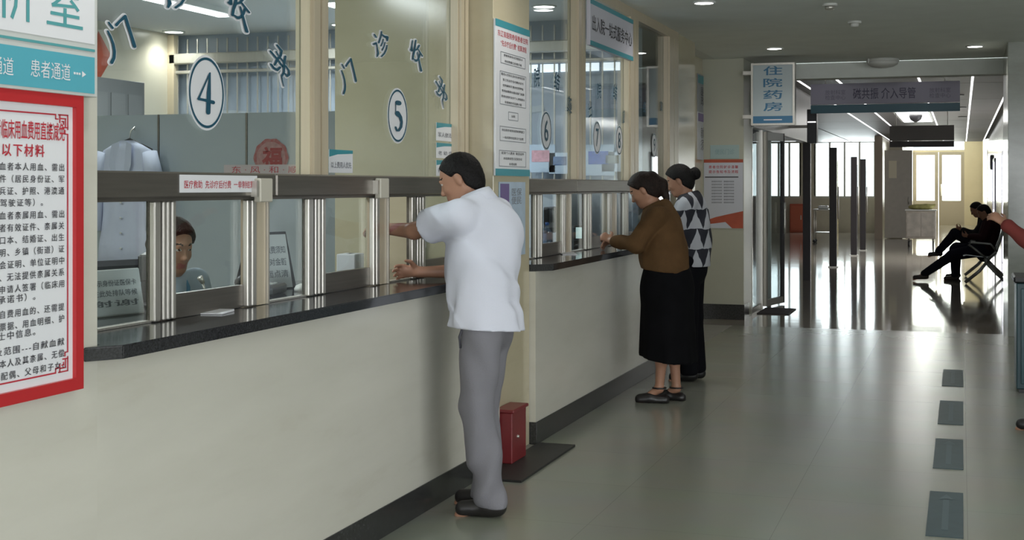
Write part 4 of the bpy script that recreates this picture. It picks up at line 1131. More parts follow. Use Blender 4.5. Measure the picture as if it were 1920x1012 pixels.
# ------------------------------------------------------------------ people: smooth-blended bodies meshed on a grid
def nrm(v):
    v = np.array(v, float); return v / np.linalg.norm(v)
class Field:
    def __init__(self, lo, hi, h):
        self.h = h
        self.lo = np.array(lo, float)
        self.n = np.ceil((np.array(hi) - self.lo) / h).astype(int) + 1
        self.f = np.full(self.n, 10.0, np.float32)
    def sub(self, lo, hi):
        a = np.clip(np.floor((np.array(lo) - self.lo) / self.h).astype(int), 0, self.n)
        b = np.clip(np.ceil((np.array(hi) - self.lo) / self.h).astype(int) + 1, 0, self.n)
        sl = tuple(slice(i, j) for i, j in zip(a, b))
        g = [self.lo[k] + self.h * np.arange(a[k], b[k]) for k in range(3)]
        return sl, g[0][:, None, None], g[1][None, :, None], g[2][None, None, :]
    def put(self, sl, d, k, sign=1):
        s = self.f[sl]
        if sign > 0:
            hh = np.clip(0.5 + 0.5 * (s - d) / k, 0, 1)
            self.f[sl] = s * (1 - hh) + d * hh - k * hh * (1 - hh)
        else:
            hh = np.clip(0.5 - 0.5 * (s + d) / k, 0, 1)
            self.f[sl] = s * (1 - hh) + (-d) * hh + k * hh * (1 - hh)
    def cap(self, a, b, ra, rb, k=0.02, flat=None, fs=1.0, sign=1):
        """tapered capsule a-b; across unit vector flat its section is scaled by fs"""
        a, b = np.array(a, float), np.array(b, float)
        m = max(ra, rb) * max(1, fs) + k + 2 * self.h
        sl, x, y, z = self.sub(np.minimum(a, b) - m, np.maximum(a, b) + m)
        ab = b - a; L = max(ab @ ab, 1e-9)
        px, py, pz = x - a[0], y - a[1], z - a[2]
        t = np.clip((px * ab[0] + py * ab[1] + pz * ab[2]) / L, 0, 1)
        qx, qy, qz = px - t * ab[0], py - t * ab[1], pz - t * ab[2]
        d2 = qx * qx + qy * qy + qz * qz
        if flat is not None:
            n = nrm(flat)
            c = qx * n[0] + qy * n[1] + qz * n[2]
            d2 = d2 + c * c * (1 / (fs * fs) - 1)
        d = (np.sqrt(d2) - (ra + t * (rb - ra))) * (min(1, fs) if flat is not None else 1)
        self.put(sl, d, k, sign)
    def ell(self, c, r, ax=None, k=0.02, sign=1):
        c, r = np.array(c, float), np.array(r, float)
        A = np.eye(3) if ax is None else np.array(ax, float)
        m = r.max() + k + 2 * self.h
        sl, x, y, z = self.sub(c - m, c + m)
        p = (x - c[0], y - c[1], z - c[2])
        q = [p[0] * A[i][0] + p[1] * A[i][1] + p[2] * A[i][2] for i in range(3)]
        k0 = np.sqrt(sum((q[i] / r[i]) ** 2 for i in range(3)))
        k1 = np.sqrt(sum((q[i] / r[i] ** 2) ** 2 for i in range(3))) + 1e-6
        self.put(sl, k0 * (k0 - 1) / k1, k, sign)
    def plane(self, p, n, k=0.0):
        """keep what lies on the side opposite to n"""
        n = nrm(n); p = np.array(p, float)
        _, x, y, z = self.sub(self.lo, self.lo + self.n * self.h)
        x, y, z = x[:self.n[0]], y[:, :self.n[1]], z[:, :, :self.n[2]]
        self.f = np.maximum(self.f, ((x - p[0]) * n[0] + (y - p[1]) * n[1] + (z - p[2]) * n[2]).astype(np.float32))
    def ripple(self, fn):
        _, x, y, z = self.sub(self.lo, self.lo + self.n * self.h)
        near = np.abs(self.f) < 0.05
        self.f = np.where(near, self.f + fn(x, y, z).astype(np.float32), self.f)
    def mesh(self, smooth=2):
        f = self.f; h = self.h
        f[0] = f[-1] = 1; f[:, 0] = f[:, -1] = 1; f[:, :, 0] = f[:, :, -1] = 1
        ins = f < 0
        cnt = np.zeros(np.array(f.shape) - 1, np.uint8)
        for i in (0, 1):
            for j in (0, 1):
                for l in (0, 1):
                    cnt += ins[i:f.shape[0] - 1 + i, j:f.shape[1] - 1 + j, l:f.shape[2] - 1 + l]
        act = (cnt > 0) & (cnt < 8)
        I = np.argwhere(act)
        idx = np.full(act.shape, -1, np.int64)
        idx[act] = np.arange(len(I))
        acc = np.zeros((len(I), 3)); num = np.zeros(len(I))
        cor = [(i, j, l) for i in (0, 1) for j in (0, 1) for l in (0, 1)]
        val = {c: f[I[:, 0] + c[0], I[:, 1] + c[1], I[:, 2] + c[2]] for c in cor}
        for c in cor:
            for ax in range(3):
                if c[ax] == 0:
                    d = list(c); d[ax] = 1; d = tuple(d)
                    a, b = val[c], val[d]
                    m = (a < 0) != (b < 0)
                    t = np.where(m, a / np.where(m, a - b, 1), 0)
                    P = np.tile(np.array(c, float), (len(I), 1)); P[:, ax] += t
                    acc[m] += P[m]; num[m] += 1
        V = self.lo + h * (I + acc / num[:, None])
        Q = []
        for ax in range(3):
            u, v = [(1, 2), (2, 0), (0, 1)][ax]
            s0 = [slice(None)] * 3; s1 = [slice(None)] * 3
            s0[ax] = slice(0, -1); s1[ax] = slice(1, None)
            ch = ins[tuple(s0)] != ins[tuple(s1)]
            E = np.argwhere(ch)
            E = E[(E[:, u] > 0) & (E[:, v] > 0)]
            flip = ins[E[:, 0], E[:, 1], E[:, 2]]
            def cell(du, dv):
                e = E.copy(); e[:, u] -= du; e[:, v] -= dv
                return idx[e[:, 0], e[:, 1], e[:, 2]]
            q = np.stack([cell(1, 1), cell(0, 1), cell(0, 0), cell(1, 0)], 1)
            q[~flip] = q[~flip][:, ::-1]
            Q.append(q)
        Q = np.concatenate(Q)
        Q = Q[(Q >= 0).all(1)]
        for _ in range(smooth):
            s = np.zeros_like(V); c = np.zeros(len(V))
            for a, b in ((0, 1), (1, 2), (2, 3), (3, 0)):
                np.add.at(s, Q[:, a], V[Q[:, b]]); np.add.at(c, Q[:, a], 1)
                np.add.at(s, Q[:, b], V[Q[:, a]]); np.add.at(c, Q[:, b], 1)
            V = 0.5 * V + 0.5 * s / c[:, None]
        return V, Q

def frame(fwd, up=(0, 0, 1)):
    f = nrm(fwd); l = nrm(np.cross(up, f)); u = np.cross(f, l)
    return f, l, u
def add_hand(F, wr, d, n, side, curl=0.5, sc=1.0, spread=0.12):
    """palm from the wrist along d, fingers curl towards n, the thumb leaves on side*(d x n)"""
    d, n = nrm(d), nrm(n); n = nrm(n - d * (n @ d)); s = np.cross(d, n) * side
    wr = np.array(wr, float)
    F.cap(wr, wr + d * 0.075 * sc, 0.026 * sc, 0.036 * sc, 0.012, n, 0.48)
    for i, (o, L) in enumerate(((0.030, 0.072), (0.010, 0.080), (-0.010, 0.074), (-0.028, 0.058))):
        p = wr + d * (0.082 - 0.004 * abs(i - 1)) * sc + s * o * sc
        dd = nrm(d + s * o / 0.03 * spread)
        ang = 0.25 + 0.5 * curl
        a0 = 0.35 * curl
        for j, (fr_, r0, r1) in enumerate(((0.42, 0.0095, 0.0088), (0.32, 0.0088, 0.0080), (0.26, 0.0080, 0.0070))):
            a0 += ang * (0.9 if j else 0.6)
            q = p + (dd * math.cos(a0) + n * math.sin(a0)) * L * fr_ * sc
            F.cap(p, q, r0 * sc, r1 * sc, 0.004)
            p = q
    p = wr + d * 0.022 * sc + s * 0.026 * sc
    q = p + (d * 0.55 + s * 0.75 + n * 0.3) * 0.042 * sc
    F.cap(p, q, 0.014 * sc, 0.011 * sc, 0.008)
    F.cap(q, q + nrm(d * 0.85 + s * 0.25 + n * 0.45) * 0.032 * sc, 0.0105 * sc, 0.008 * sc, 0.004)
def add_head(F, c, fwd, sc=1.0, up=(0, 0, 1)):
    f, l, u = frame(fwd, up)
    ax = (f, l, u)
    P = lambda a, b, e: np.array(c) + (f * a + l * b + u * e) * sc
    F.ell(P(-0.008, 0, 0.022), np.array((0.098, 0.077, 0.095)) * sc, ax, 0.02)       # cranium
    F.ell(P(0.028, 0, -0.035), np.array((0.066, 0.060, 0.082)) * sc, ax, 0.03)       # face
    F.ell(P(0.060, 0, -0.095), np.array((0.028, 0.030, 0.022)) * sc, ax, 0.03)       # chin
    for s in (-1, 1):
        F.cap(P(-0.015, s * 0.056, -0.055), P(0.045, s * 0.028, -0.095), 0.018 * sc, 0.016 * sc, 0.03)   # jaw
        F.ell(P(0.064, s * 0.036, -0.028), np.array((0.018, 0.02, 0.016)) * sc, ax, 0.015)               # cheek
        F.ell(P(0.094, s * 0.031, 0.008), np.array((0.014, 0.016, 0.010)) * sc, ax, 0.010, -1)           # eye socket
        F.ell(P(0.078, s * 0.031, 0.008), np.array((0.0125, 0.0125, 0.0125)) * sc, ax, 0.003)            # eyeball
        F.ell(P(-0.010, s * 0.080, -0.008), np.array((0.019, 0.010, 0.031)) * sc, ax, 0.006)             # ear
        F.ell(P(0.099, s * 0.010, -0.035), np.array((0.010, 0.008, 0.007)) * sc, ax, 0.006)              # nostril wing
    F.cap(P(0.085, 0, 0.010), P(0.108, 0, -0.030), 0.008 * sc, 0.011 * sc, 0.010)                        # nose
    F.cap(P(0.086, -0.03, 0.026), P(0.086, 0.03, 0.026), 0.008 * sc, 0.008 * sc, 0.014)                  # brow
    F.cap(P(0.088, -0.016, -0.062), P(0.088, 0.016, -0.062), 0.0075 * sc, 0.0075 * sc, 0.006)            # upper lip
    F.cap(P(0.087, -0.013, -0.073), P(0.087, 0.013, -0.073), 0.0075 * sc, 0.0075 * sc, 0.006)            # lower lip
    return P, (f, l, u)
def bounds(J, pad=0.17):
    A = np.array([v for k, v in J.items() if len(v) == 3 and not k.startswith(('d_', 'n_'))])
    return A.min(0) - pad, A.max(0) + pad
SKINM = mat('skin', (0.40, 0.21, 0.135), 0.5, noise=0.06, nscale=12)
SKINP = mat('skin_pale', (0.47, 0.27, 0.19), 0.5, noise=0.05, nscale=12)
LIP = mat('lips', (0.34, 0.12, 0.10), 0.45)
EYE_W = mat('eye_white', (0.6, 0.58, 0.55), 0.3)
EYE_D = mat('eye_dark', (0.02, 0.013, 0.01), 0.2)
HAIR = mat('black_hair', (0.006, 0.005, 0.005), 0.55, spec=0.2, noise=0.4, nscale=60, bump=0.6, bscale=120)
HAIRB = mat('dark_brown_hair', (0.016, 0.009, 0.007), 0.55, spec=0.2, noise=0.4, nscale=60, bump=0.6, bscale=120)

def body_mesh(t, J, h, skin, build=1.0, sc=1.0, hands=('l', 'r'), curl=None, legs=True, feet=True):
    lo, hi = bounds(J)
    F = Field(lo, hi, h)
    f_ = J.get('fwd', (1, 0, 0))
    F.cap(J['pelvis'], J['chest'], 0.10 * build, 0.105 * build, 0.05, f_, 0.72)
    F.cap(J['sh_l'], J['sh_r'], 0.045, 0.045, 0.05)
    F.cap(J['chest'], J['neck'], 0.08, 0.055, 0.05)
    P, ax = add_head(F, J['head'], J['d_head'], sc, J.get('d_up', (0, 0, 1)))
    F.cap(J['neck'], P(-0.02, 0, -0.06), 0.056 * sc, 0.050 * sc, 0.025)
    for s in 'lr':
        F.cap(J['sh_' + s], J['el_' + s], 0.047 * build, 0.038 * build, 0.03)
        F.cap(J['el_' + s], J['wr_' + s], 0.037 * build, 0.025, 0.015)
        if s in hands:
            add_hand(F, J['wr_' + s], J['d_hand_' + s], J['n_palm_' + s], -1 if s == 'l' else 1, (curl or {}).get(s, 0.5), sc * 0.97)
        if legs:
            F.cap(J['hip_' + s], J['kn_' + s], 0.078 * build, 0.052 * build, 0.03)
            F.cap(J['kn_' + s], J['an_' + s], 0.050 * build, 0.030, 0.02)
            kn, an = np.array(J['kn_' + s]), np.array(J['an_' + s])
            F.cap(kn * 0.8 + an * 0.2, kn * 0.5 + an * 0.5, 0.045 * build, 0.040 * build, 0.03)
            if feet:
                F.cap(J['an_' + s], J['toe_' + s], 0.030, 0.022, 0.02)
    V, Q = F.mesh()
    C = V[Q].mean(1)
    mi = np.zeros(len(Q), int)
    fr3 = np.stack(ax)
    L = (C - np.array(J['head'])) @ fr3.T / sc
    lip = (L[:, 0] > 0.080) & (np.abs(L[:, 1]) < 0.024) & (L[:, 2] < -0.056) & (L[:, 2] > -0.081)
    mi[lip] = 1
    for s in (-1, 1):
        dy, dz = L[:, 1] - s * 0.031, L[:, 2] - 0.008
        e = (L[:, 0] > 0.07) & ((dy / 0.013) ** 2 + (dz / 0.0055) ** 2 < 1)
        mi[e] = 2
        mi[(L[:, 0] > 0.07) & (dy ** 2 + dz ** 2 < 0.0055 ** 2)] = 3
        brow = (L[:, 0] > 0.06) & (np.abs(dy) < 0.019) & (np.abs(L[:, 2] - 0.034 + 8 * dy ** 2) < 0.0032)
        mi[brow] = 3
    o = mesh_obj('body', V, Q, skin, t, True, local=True, mats=[skin, LIP, EYE_W, EYE_D], mi=mi)
    return o, P, ax
def hair_mesh(t, J, h, m, sc=1.0, style='short', parent=None):
    c = np.array(J['head']); f, l, u = frame(J['d_head'], J.get('d_up', (0, 0, 1)))
    ax = (f, l, u)
    P = lambda a, b, e: c + (f * a + l * b + u * e) * sc
    F = Field(c - 0.34, c + 0.30, h)
    g = 0.009 if style == 'short' else 0.018
    F.ell(P(-0.010, 0, 0.024), np.array((0.098 + g, 0.077 + g, 0.095 + g)) * sc, ax, 0.02)
    F.ell(P(-0.040, 0, -0.035), np.array((0.066 + g * 0.5, 0.062 + g * 0.5, 0.075)) * sc, ax, 0.03)
    n = f * 0.80 - u * 0.60
    F.plane(P(0.030, 0, 0.030) if style == 'short' else P(0.035, 0, 0.03), n)
    for s in (-1, 1):
        F.ell(P(0.0, s * 0.085, -0.020), np.array((0.030, 0.030, 0.042)) * sc, ax, 0.008, -1)
    if style == 'pony':
        F.ell(P(-0.108, 0, 0.055), np.array((0.034, 0.036, 0.036)) * sc, ax, 0.02)
        F.cap(P(-0.105, 0, 0.05), P(-0.135, 0, -0.03), 0.034, 0.042, 0.02)
        F.cap(P(-0.135, 0, -0.03), P(-0.115, 0.0, -0.14), 0.042, 0.022, 0.02)
    if style == 'bun':
        F.ell(P(-0.145, 0, 0.005), np.array((0.042, 0.046, 0.052)) * sc, ax, 0.012)
    F.ripple(lambda x, y, z: 0.0016 * np.sin(x * 210 + np.sin(z * 60) * 2) * np.sin(y * 190 + z * 90))
    V, Q = F.mesh(1)
    o = mesh_obj('hair', V, Q, m, t, True, local=True)
    return o, P
def shoe(t, an, toe, m, h=0.008, heel=0.0):
    an, toe = np.array(an, float), np.array(toe, float)
    d = nrm([toe[0] - an[0], toe[1] - an[1], 0]); s = np.array((-d[1], d[0], 0))
    F = Field(np.minimum(an, toe) - 0.12, np.maximum(an, toe) + 0.12, h)
    base = toe[2]
    F.cap(an - d * 0.03 + (0, 0, -an[2] + 0.045 + heel + base), toe + (0, 0, 0.03) - d * 0.02, 0.042, 0.038, 0.02, s, 0.95)
    F.cap(an + (0, 0, -0.01), an - (0, 0, an[2] - 0.05 - heel - base), 0.045, 0.045, 0.03)
    F.plane(an + (0, 0, 0.015), (0, 0, 1))
    F.plane((toe[0], toe[1], base + 0.002), (0, 0, -1))
    V, Q = F.mesh(1)
    o = mesh_obj('shoe', V, Q, m, t, True, local=True)
    if heel > 0:
        p = an - d * 0.045
        tube('heel', m, o, [(p[0], p[1], 0.002 + base), (p[0], p[1], heel + 0.03 + base)], [0.014, 0.022], 10, local=True)
    return o

def rotz(rz):
    return rz
# ---- man in a white shirt
def man():
    t = thing('person', 'man in a white polo shirt and grey trousers leaning on the counter', 'person', (-2.08, 5.83, 0), math.pi)
    J = dict(pelvis=(0.0, 0, 0.93), chest=(0.055, 0, 1.27), neck=(0.055, 0, 1.42), head=(0.130, 0.0, 1.535), d_head=(0.88, 0.10, -0.42), d_up=(0.35, 0, 1),
             sh_l=(0.065, 0.185, 1.37), el_l=(0.33, 0.075, 1.295), wr_l=(0.55, -0.055, 1.30), d_hand_l=(0.85, -0.45, 0.02), n_palm_l=(0.1, -0.2, -1),
             sh_r=(0.015, -0.19, 1.37), el_r=(0.19, -0.26, 1.092), wr_r=(0.405, -0.165, 1.088), d_hand_r=(0.93, 0.34, 0.06), n_palm_r=(-0.3, 0.85, -0.25),
             hip_l=(0.0, 0.09, 0.90), kn_l=(0.02, 0.085, 0.50), an_l=(-0.055, 0.09, 0.09), toe_l=(0.095, 0.11, 0.003),
             hip_r=(0.01, -0.09, 0.90), kn_r=(0.06, -0.085, 0.50), an_r=(0.03, -0.09, 0.09), toe_r=(0.18, -0.11, 0.003))
    body_mesh(t, J, 0.0058, SKINM, 1.05, 0.98, curl=dict(l=0.35, r=0.5))
    hair_mesh(t, J, 0.006, HAIR, 0.98, 'short')
    SH = mat('white_polo', (0.74, 0.76, 0.86), 0.8, noise=0.02, nscale=4, bump=0.15, bscale=300)
    F = Field((-0.30, -0.42, 0.78), (0.5, 0.40, 1.55), 0.0065)
    F.cap((-0.005, 0, 0.80), (0.025, 0, 1.12), 0.218, 0.196, 0.05, (1, 0, 0), 0.76)
    F.cap((0.025, 0, 1.12), (0.048, 0, 1.30), 0.196, 0.180, 0.06, (1, 0, 0), 0.74)
    F.cap(J['sh_l'], J['sh_r'], 0.066, 0.066, 0.06)
    F.ell((-0.035, -0.03, 1.27), (0.125, 0.175, 0.16), None, 0.05)
    F.cap((0.04, 0, 1.30), (0.05, 0, 1.425), 0.10, 0.066, 0.06)
    a, b = np.array(J['sh_l']), np.array(J['el_l'])
    F.cap(a, a + (b - a) * 0.78, 0.072, 0.088, 0.035)
    a2, b2 = np.array(J['sh_r']), np.array(J['el_r'])
    F.cap(a2, a2 + (b2 - a2) * 0.75, 0.072, 0.085, 0.035)
    F.ripple(lambda x, y, z: 0.009 * np.sin(38 * (z + 0.9 * x - 0.6 * y) + 2.2 * np.sin(9 * y + 7 * z)) * np.clip((1.32 - z) / 0.25, 0.1, 1) * (0.55 + 0.45 * np.sin(11 * x - 9 * z + 1)) + 0.007 * np.sin(52 * (x * 0.6 - y) + 14 * z) * np.clip((1.2 - z) / 0.3, 0.2, 1))
    # sleeve ends, hem, neck opening
    _, x, y, z = F.sub(F.lo, F.lo + F.n * F.h)
    d = nrm(b - a); e = a + (b - a) * 0.66
    side = (x > 0.17) & (y > -0.16) & (z > 1.17)
    F.f = np.where(side, np.maximum(F.f, (x - e[0]) * d[0] + (y - e[1]) * d[1] + (z - e[2]) * d[2]), F.f)
    d = nrm(b2 - a2); e = a2 + (b2 - a2) * 0.70
    side = (y < -0.205)
    F.f = np.where(side, np.maximum(F.f, (x - e[0]) * d[0] + (y - e[1]) * d[1] + (z - e[2]) * d[2]), F.f)
    F.plane((0, 0, 0.845), (0.05, 0.06, -1))
    F.plane((0.05, 0, 1.46), (0.3, 0, 1))
    V, Q = F.mesh(1)
    shirt = mesh_obj('polo_shirt', V, Q, SH, t, True, local=True)
    # collar
    n = 26; V = []; Fc = []
    for k in range(n + 1):
        q_ = math.radians(25 + 310 * k / n)
        cx_, cy_ = math.cos(q_), math.sin(q_)
        drop = 0.03 * cx_
        V += [(0.062 + 0.072 * cx_, 0.074 * cy_, 1.472 - drop), (0.056 + 0.104 * cx_, 0.108 * cy_, 1.424 - drop), (0.056 + 0.098 * cx_, 0.102 * cy_, 1.418 - drop), (0.062 + 0.066 * cx_, 0.068 * cy_, 1.468 - drop)]
    for k in range(n):
        for j in range(4):
            Fc.append([4 * k + j, 4 * k + (j + 1) % 4, 4 * k + 4 + (j + 1) % 4, 4 * k + 4 + j])
    mesh_obj('collar', V, Fc, SH, shirt, True, local=True)
    TR = mat('grey_trousers', (0.215, 0.21, 0.235), 0.8, noise=0.05, nscale=5, bump=0.2, bscale=200)
    F = Field((-0.30, -0.30, 0.0), (0.32, 0.30, 1.02), 0.0068)
    F.cap((0.0, 0, 0.86), (0, 0, 0.98), 0.150, 0.145, 0.03, (1, 0, 0), 0.72)
    for s in 'lr':
        hp, kn, an = (np.array(J[k_ + s]) for k_ in ('hip_', 'kn_', 'an_'))
        F.cap(hp + (-0.012, 0, -0.04), kn, 0.100, 0.080, 0.025)
        F.cap(kn, an + (0.0, 0, -0.02), 0.084, 0.068, 0.03)
    F.ripple(lambda x, y, z: 0.010 * np.sin(42 * (x + 0.35 * y) + 9 * np.sin(3.4 * z)) * np.clip(1.2 - z, 0.3, 1) + 0.004 * np.sin(45 * z + 20 * x) * np.clip(0.5 - z, 0, 0.4) * 2)
    F.plane((0, 0, 0.045), (0, 0, -1))
    F.plane((0, 0, 0.99), (0, 0, 1))
    V, Q = F.mesh(1)
    tr = mesh_obj('trousers', V, Q, TR, t, True, local=True)
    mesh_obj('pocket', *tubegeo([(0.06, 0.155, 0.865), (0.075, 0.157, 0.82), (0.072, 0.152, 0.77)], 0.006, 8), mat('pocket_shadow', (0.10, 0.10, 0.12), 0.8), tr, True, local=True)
    SHO = mat('dark_shoe', (0.02, 0.018, 0.018), 0.4)
    for s in 'lr':
        shoe(t, J['an_' + s], J['toe_' + s], SHO)
man()

# ---- woman in a brown cardigan and black skirt
def woman_brown():
    t = thing('person', 'woman in a brown cardigan and long black skirt writing at the counter', 'person', (-1.97, 9.22, 0), math.pi)
    J = dict(pelvis=(-0.02, 0, 0.95), chest=(0.03, 0, 1.20), neck=(0.07, 0, 1.355), head=(0.150, 0, 1.475), d_head=(0.85, 0.06, -0.5), d_up=(0.4, 0, 1),
             sh_l=(0.03, 0.165, 1.30), el_l=(0.150, 0.215, 1.100), wr_l=(0.345, 0.13, 1.125), d_hand_l=(0.85, -0.3, 0.35), n_palm_l=(-0.2, -0.75, -0.5),
             sh_r=(0.04, -0.165, 1.30), el_r=(0.17, -0.22, 1.10), wr_r=(0.375, -0.12, 1.11), d_hand_r=(0.88, 0.3, -0.1), n_palm_r=(-0.1, 0.5, -0.8),
             hip_l=(-0.02, 0.08, 0.90), kn_l=(-0.01, 0.075, 0.48), an_l=(0.02, 0.075, 0.10), toe_l=(0.15, 0.09, 0.003),
             hip_r=(-0.02, -0.08, 0.90), kn_r=(-0.04, -0.07, 0.48), an_r=(-0.07, -0.075, 0.085), toe_r=(0.06, -0.09, 0.003))
    body_mesh(t, J, 0.0068, SKINM, 0.95, 0.95, curl=dict(l=0.9, r=0.6))
    hr, P = hair_mesh(t, J, 0.007, HAIRB, 0.97, 'pony')
    p = P(-0.088, 0.035, 0.062)
    V, Fc = lathegeo((0, 0, 0), [(0.001, -0.012), (0.014, -0.006), (0.016, 0), (0.014, 0.006), (0.001, 0.012)], 12)
    mesh_obj('hair_clip', [(p[0] + x * 1.0 + z * 0.8, p[1] + y * 0.6, p[2] + z * 1.8) for x, y, z in V], Fc, mat('clip_white', (0.8, 0.72, 0.66), 0.3), hr, True, local=True)
    CD = mat('brown_cardigan', (0.105, 0.058, 0.026), 0.9, spec=0.1, noise=0.15, nscale=8, bump=0.4, bscale=160)
    F = Field((-0.32, -0.38, 0.84), (0.52, 0.40, 1.48), 0.0072)
    F.cap((-0.01, 0, 0.92), (0.01, 0, 1.08), 0.200, 0.186, 0.05, (1, 0, 0), 0.84)
    F.cap((0.01, 0, 1.08), (0.025, 0, 1.24), 0.186, 0.165, 0.06, (1, 0, 0), 0.80)
    F.cap(J['sh_l'], J['sh_r'], 0.062, 0.062, 0.06)
    F.cap((0.03, 0, 1.22), (0.06, 0, 1.36), 0.10, 0.068, 0.06)
    for s in 'lr':
        a, b, c = (np.array(J[k_ + s]) for k_ in ('sh_', 'el_', 'wr_'))
        F.cap(a, b, 0.066, 0.060, 0.03)
        F.cap(b, b + (c - b) * 0.86, 0.057, 0.043, 0.02)
    F.ripple(lambda x, y, z: 0.005 * np.sin(26 * (z + 0.7 * x) + 2 * np.sin(8 * y)) + 0.003 * np.sin(40 * (x - y)))
    F.plane((0, 0, 0.915), (0.10, 0, -1))
    F.plane((0.07, 0, 1.385), (0.45, 0, 1))
    V, Q = F.mesh(1)
    mesh_obj('cardigan', V, Q, CD, t, True, local=True)
    SK = mat('black_skirt', (0.005, 0.005, 0.006), 0.9, spec=0.08, noise=0.2, nscale=6)
    F = Field((-0.36, -0.36, 0.2), (0.36, 0.36, 1.06), 0.0085)
    F.cap((-0.015, 0, 1.0), (-0.02, 0, 0.80), 0.165, 0.205, 0.04, (1, 0, 0), 0.88)
    F.cap((-0.02, 0, 0.80), (-0.025, 0, 0.22), 0.205, 0.235, 0.04, (1, 0, 0), 0.86)
    F.ripple(lambda x, y, z: 0.008 * np.sin(9 * np.arctan2(y, x + 0.02) + 2 * z) * np.clip(1.0 - z, 0, 0.7))
    F.plane((0, 0, 0.31), (0.14, -0.05, -1))
    F.plane((0, 0, 1.0), (0, 0, 1))
    V, Q = F.mesh(1)
    mesh_obj('skirt', V, Q, SK, t, True, local=True)
    SHO = mat('black_sandal', (0.015, 0.013, 0.013), 0.35)
    for s in 'lr':
        an, toe = np.array(J['an_' + s]), np.array(J['toe_' + s])
        F = Field(np.minimum(an, toe) - 0.12, np.maximum(an, toe) + 0.12, 0.007)
        d = nrm([toe[0] - an[0], toe[1] - an[1], 0])
        F.cap(an * (1, 1, 0) - d * 0.035 + (0, 0, 0.022), toe * (1, 1, 0) + (0, 0, 0.02), 0.036, 0.036, 0.01)
        F.cap(toe * (1, 1, 0) - d * 0.07 + (0, 0, 0.035), toe * (1, 1, 0) + (0, 0, 0.02), 0.040, 0.034, 0.02)
        F.plane((0, 0, 0.002), (0, 0, -1))
        F.plane(an * (1, 1, 0) - d * 0.02 + (0, 0, 0.026), nrm(-d * 0.3 + np.array((0, 0, 0.55))))if False else None
        V, Q = F.mesh(1)
        so = mesh_obj('sandal', V, Q, SHO, t, True, local=True)
        ring = [tuple(an + (0.046 * math.cos(q_), 0.040 * math.sin(q_), 0.005)) for q_ in np.linspace(0, 2 * math.pi, 17)]
        tube('ankle_strap', SHO, so, ring, 0.006, 6, local=True)
woman_brown()

# ---- woman in the black and white blouse
def tri_mat():
    m = bpy.data.materials.new('triangle_blouse'); m.use_nodes = True
    nt = m.node_tree; b = nt.nodes['Principled BSDF']; b.inputs['Roughness'].default_value = 0.8
    tc = nt.nodes.new('ShaderNodeTexCoord'); sp = nt.nodes.new('ShaderNodeSeparateXYZ')
    ns = nt.nodes.new('ShaderNodeTexNoise'); ns.inputs['Scale'].default_value = 9
    mxv = nt.nodes.new('ShaderNodeMix'); mxv.data_type = 'RGBA'; mxv.inputs[0].default_value = 0.05
    nt.links.new(tc.outputs['Object'], ns.inputs['Vector'])
    nt.links.new(tc.outputs['Object'], mxv.inputs[6]); nt.links.new(ns.outputs['Color'], mxv.inputs[7])
    nt.links.new(mxv.outputs[2], sp.inputs[0])
    def math_(op, a, v):
        n = nt.nodes.new('ShaderNodeMath'); n.operation = op
        nt.links.new(a, n.inputs[0])
        if isinstance(v, (int, float)): n.inputs[1].default_value = v
        elif v is not None: nt.links.new(v, n.inputs[1])
        return n.outputs[0]
    h_ = math_('ADD', sp.outputs['X'], math_('MULTIPLY', sp.outputs['Y'], 0.75))
    # upright bands of zig-zag triangles
    zf = math_('FRACT', math_('MULTIPLY', sp.outputs['Z'], 7.0), None)
    tri = math_('PINGPONG', math_('MULTIPLY', h_, 7.0), 0.5)
    tri = math_('MULTIPLY', tri, 2.0)
    g = math_('GREATER_THAN', zf, tri)
    r = nt.nodes.new('ShaderNodeMix'); r.data_type = 'RGBA'
    nt.links.new(g, r.inputs[0])
    r.inputs[6].default_value = (0.42, 0.43, 0.47, 1); r.inputs[7].default_value = (0.012, 0.013, 0.022, 1)
    nt.links.new(r.outputs[2], b.inputs['Base Color'])
    return m
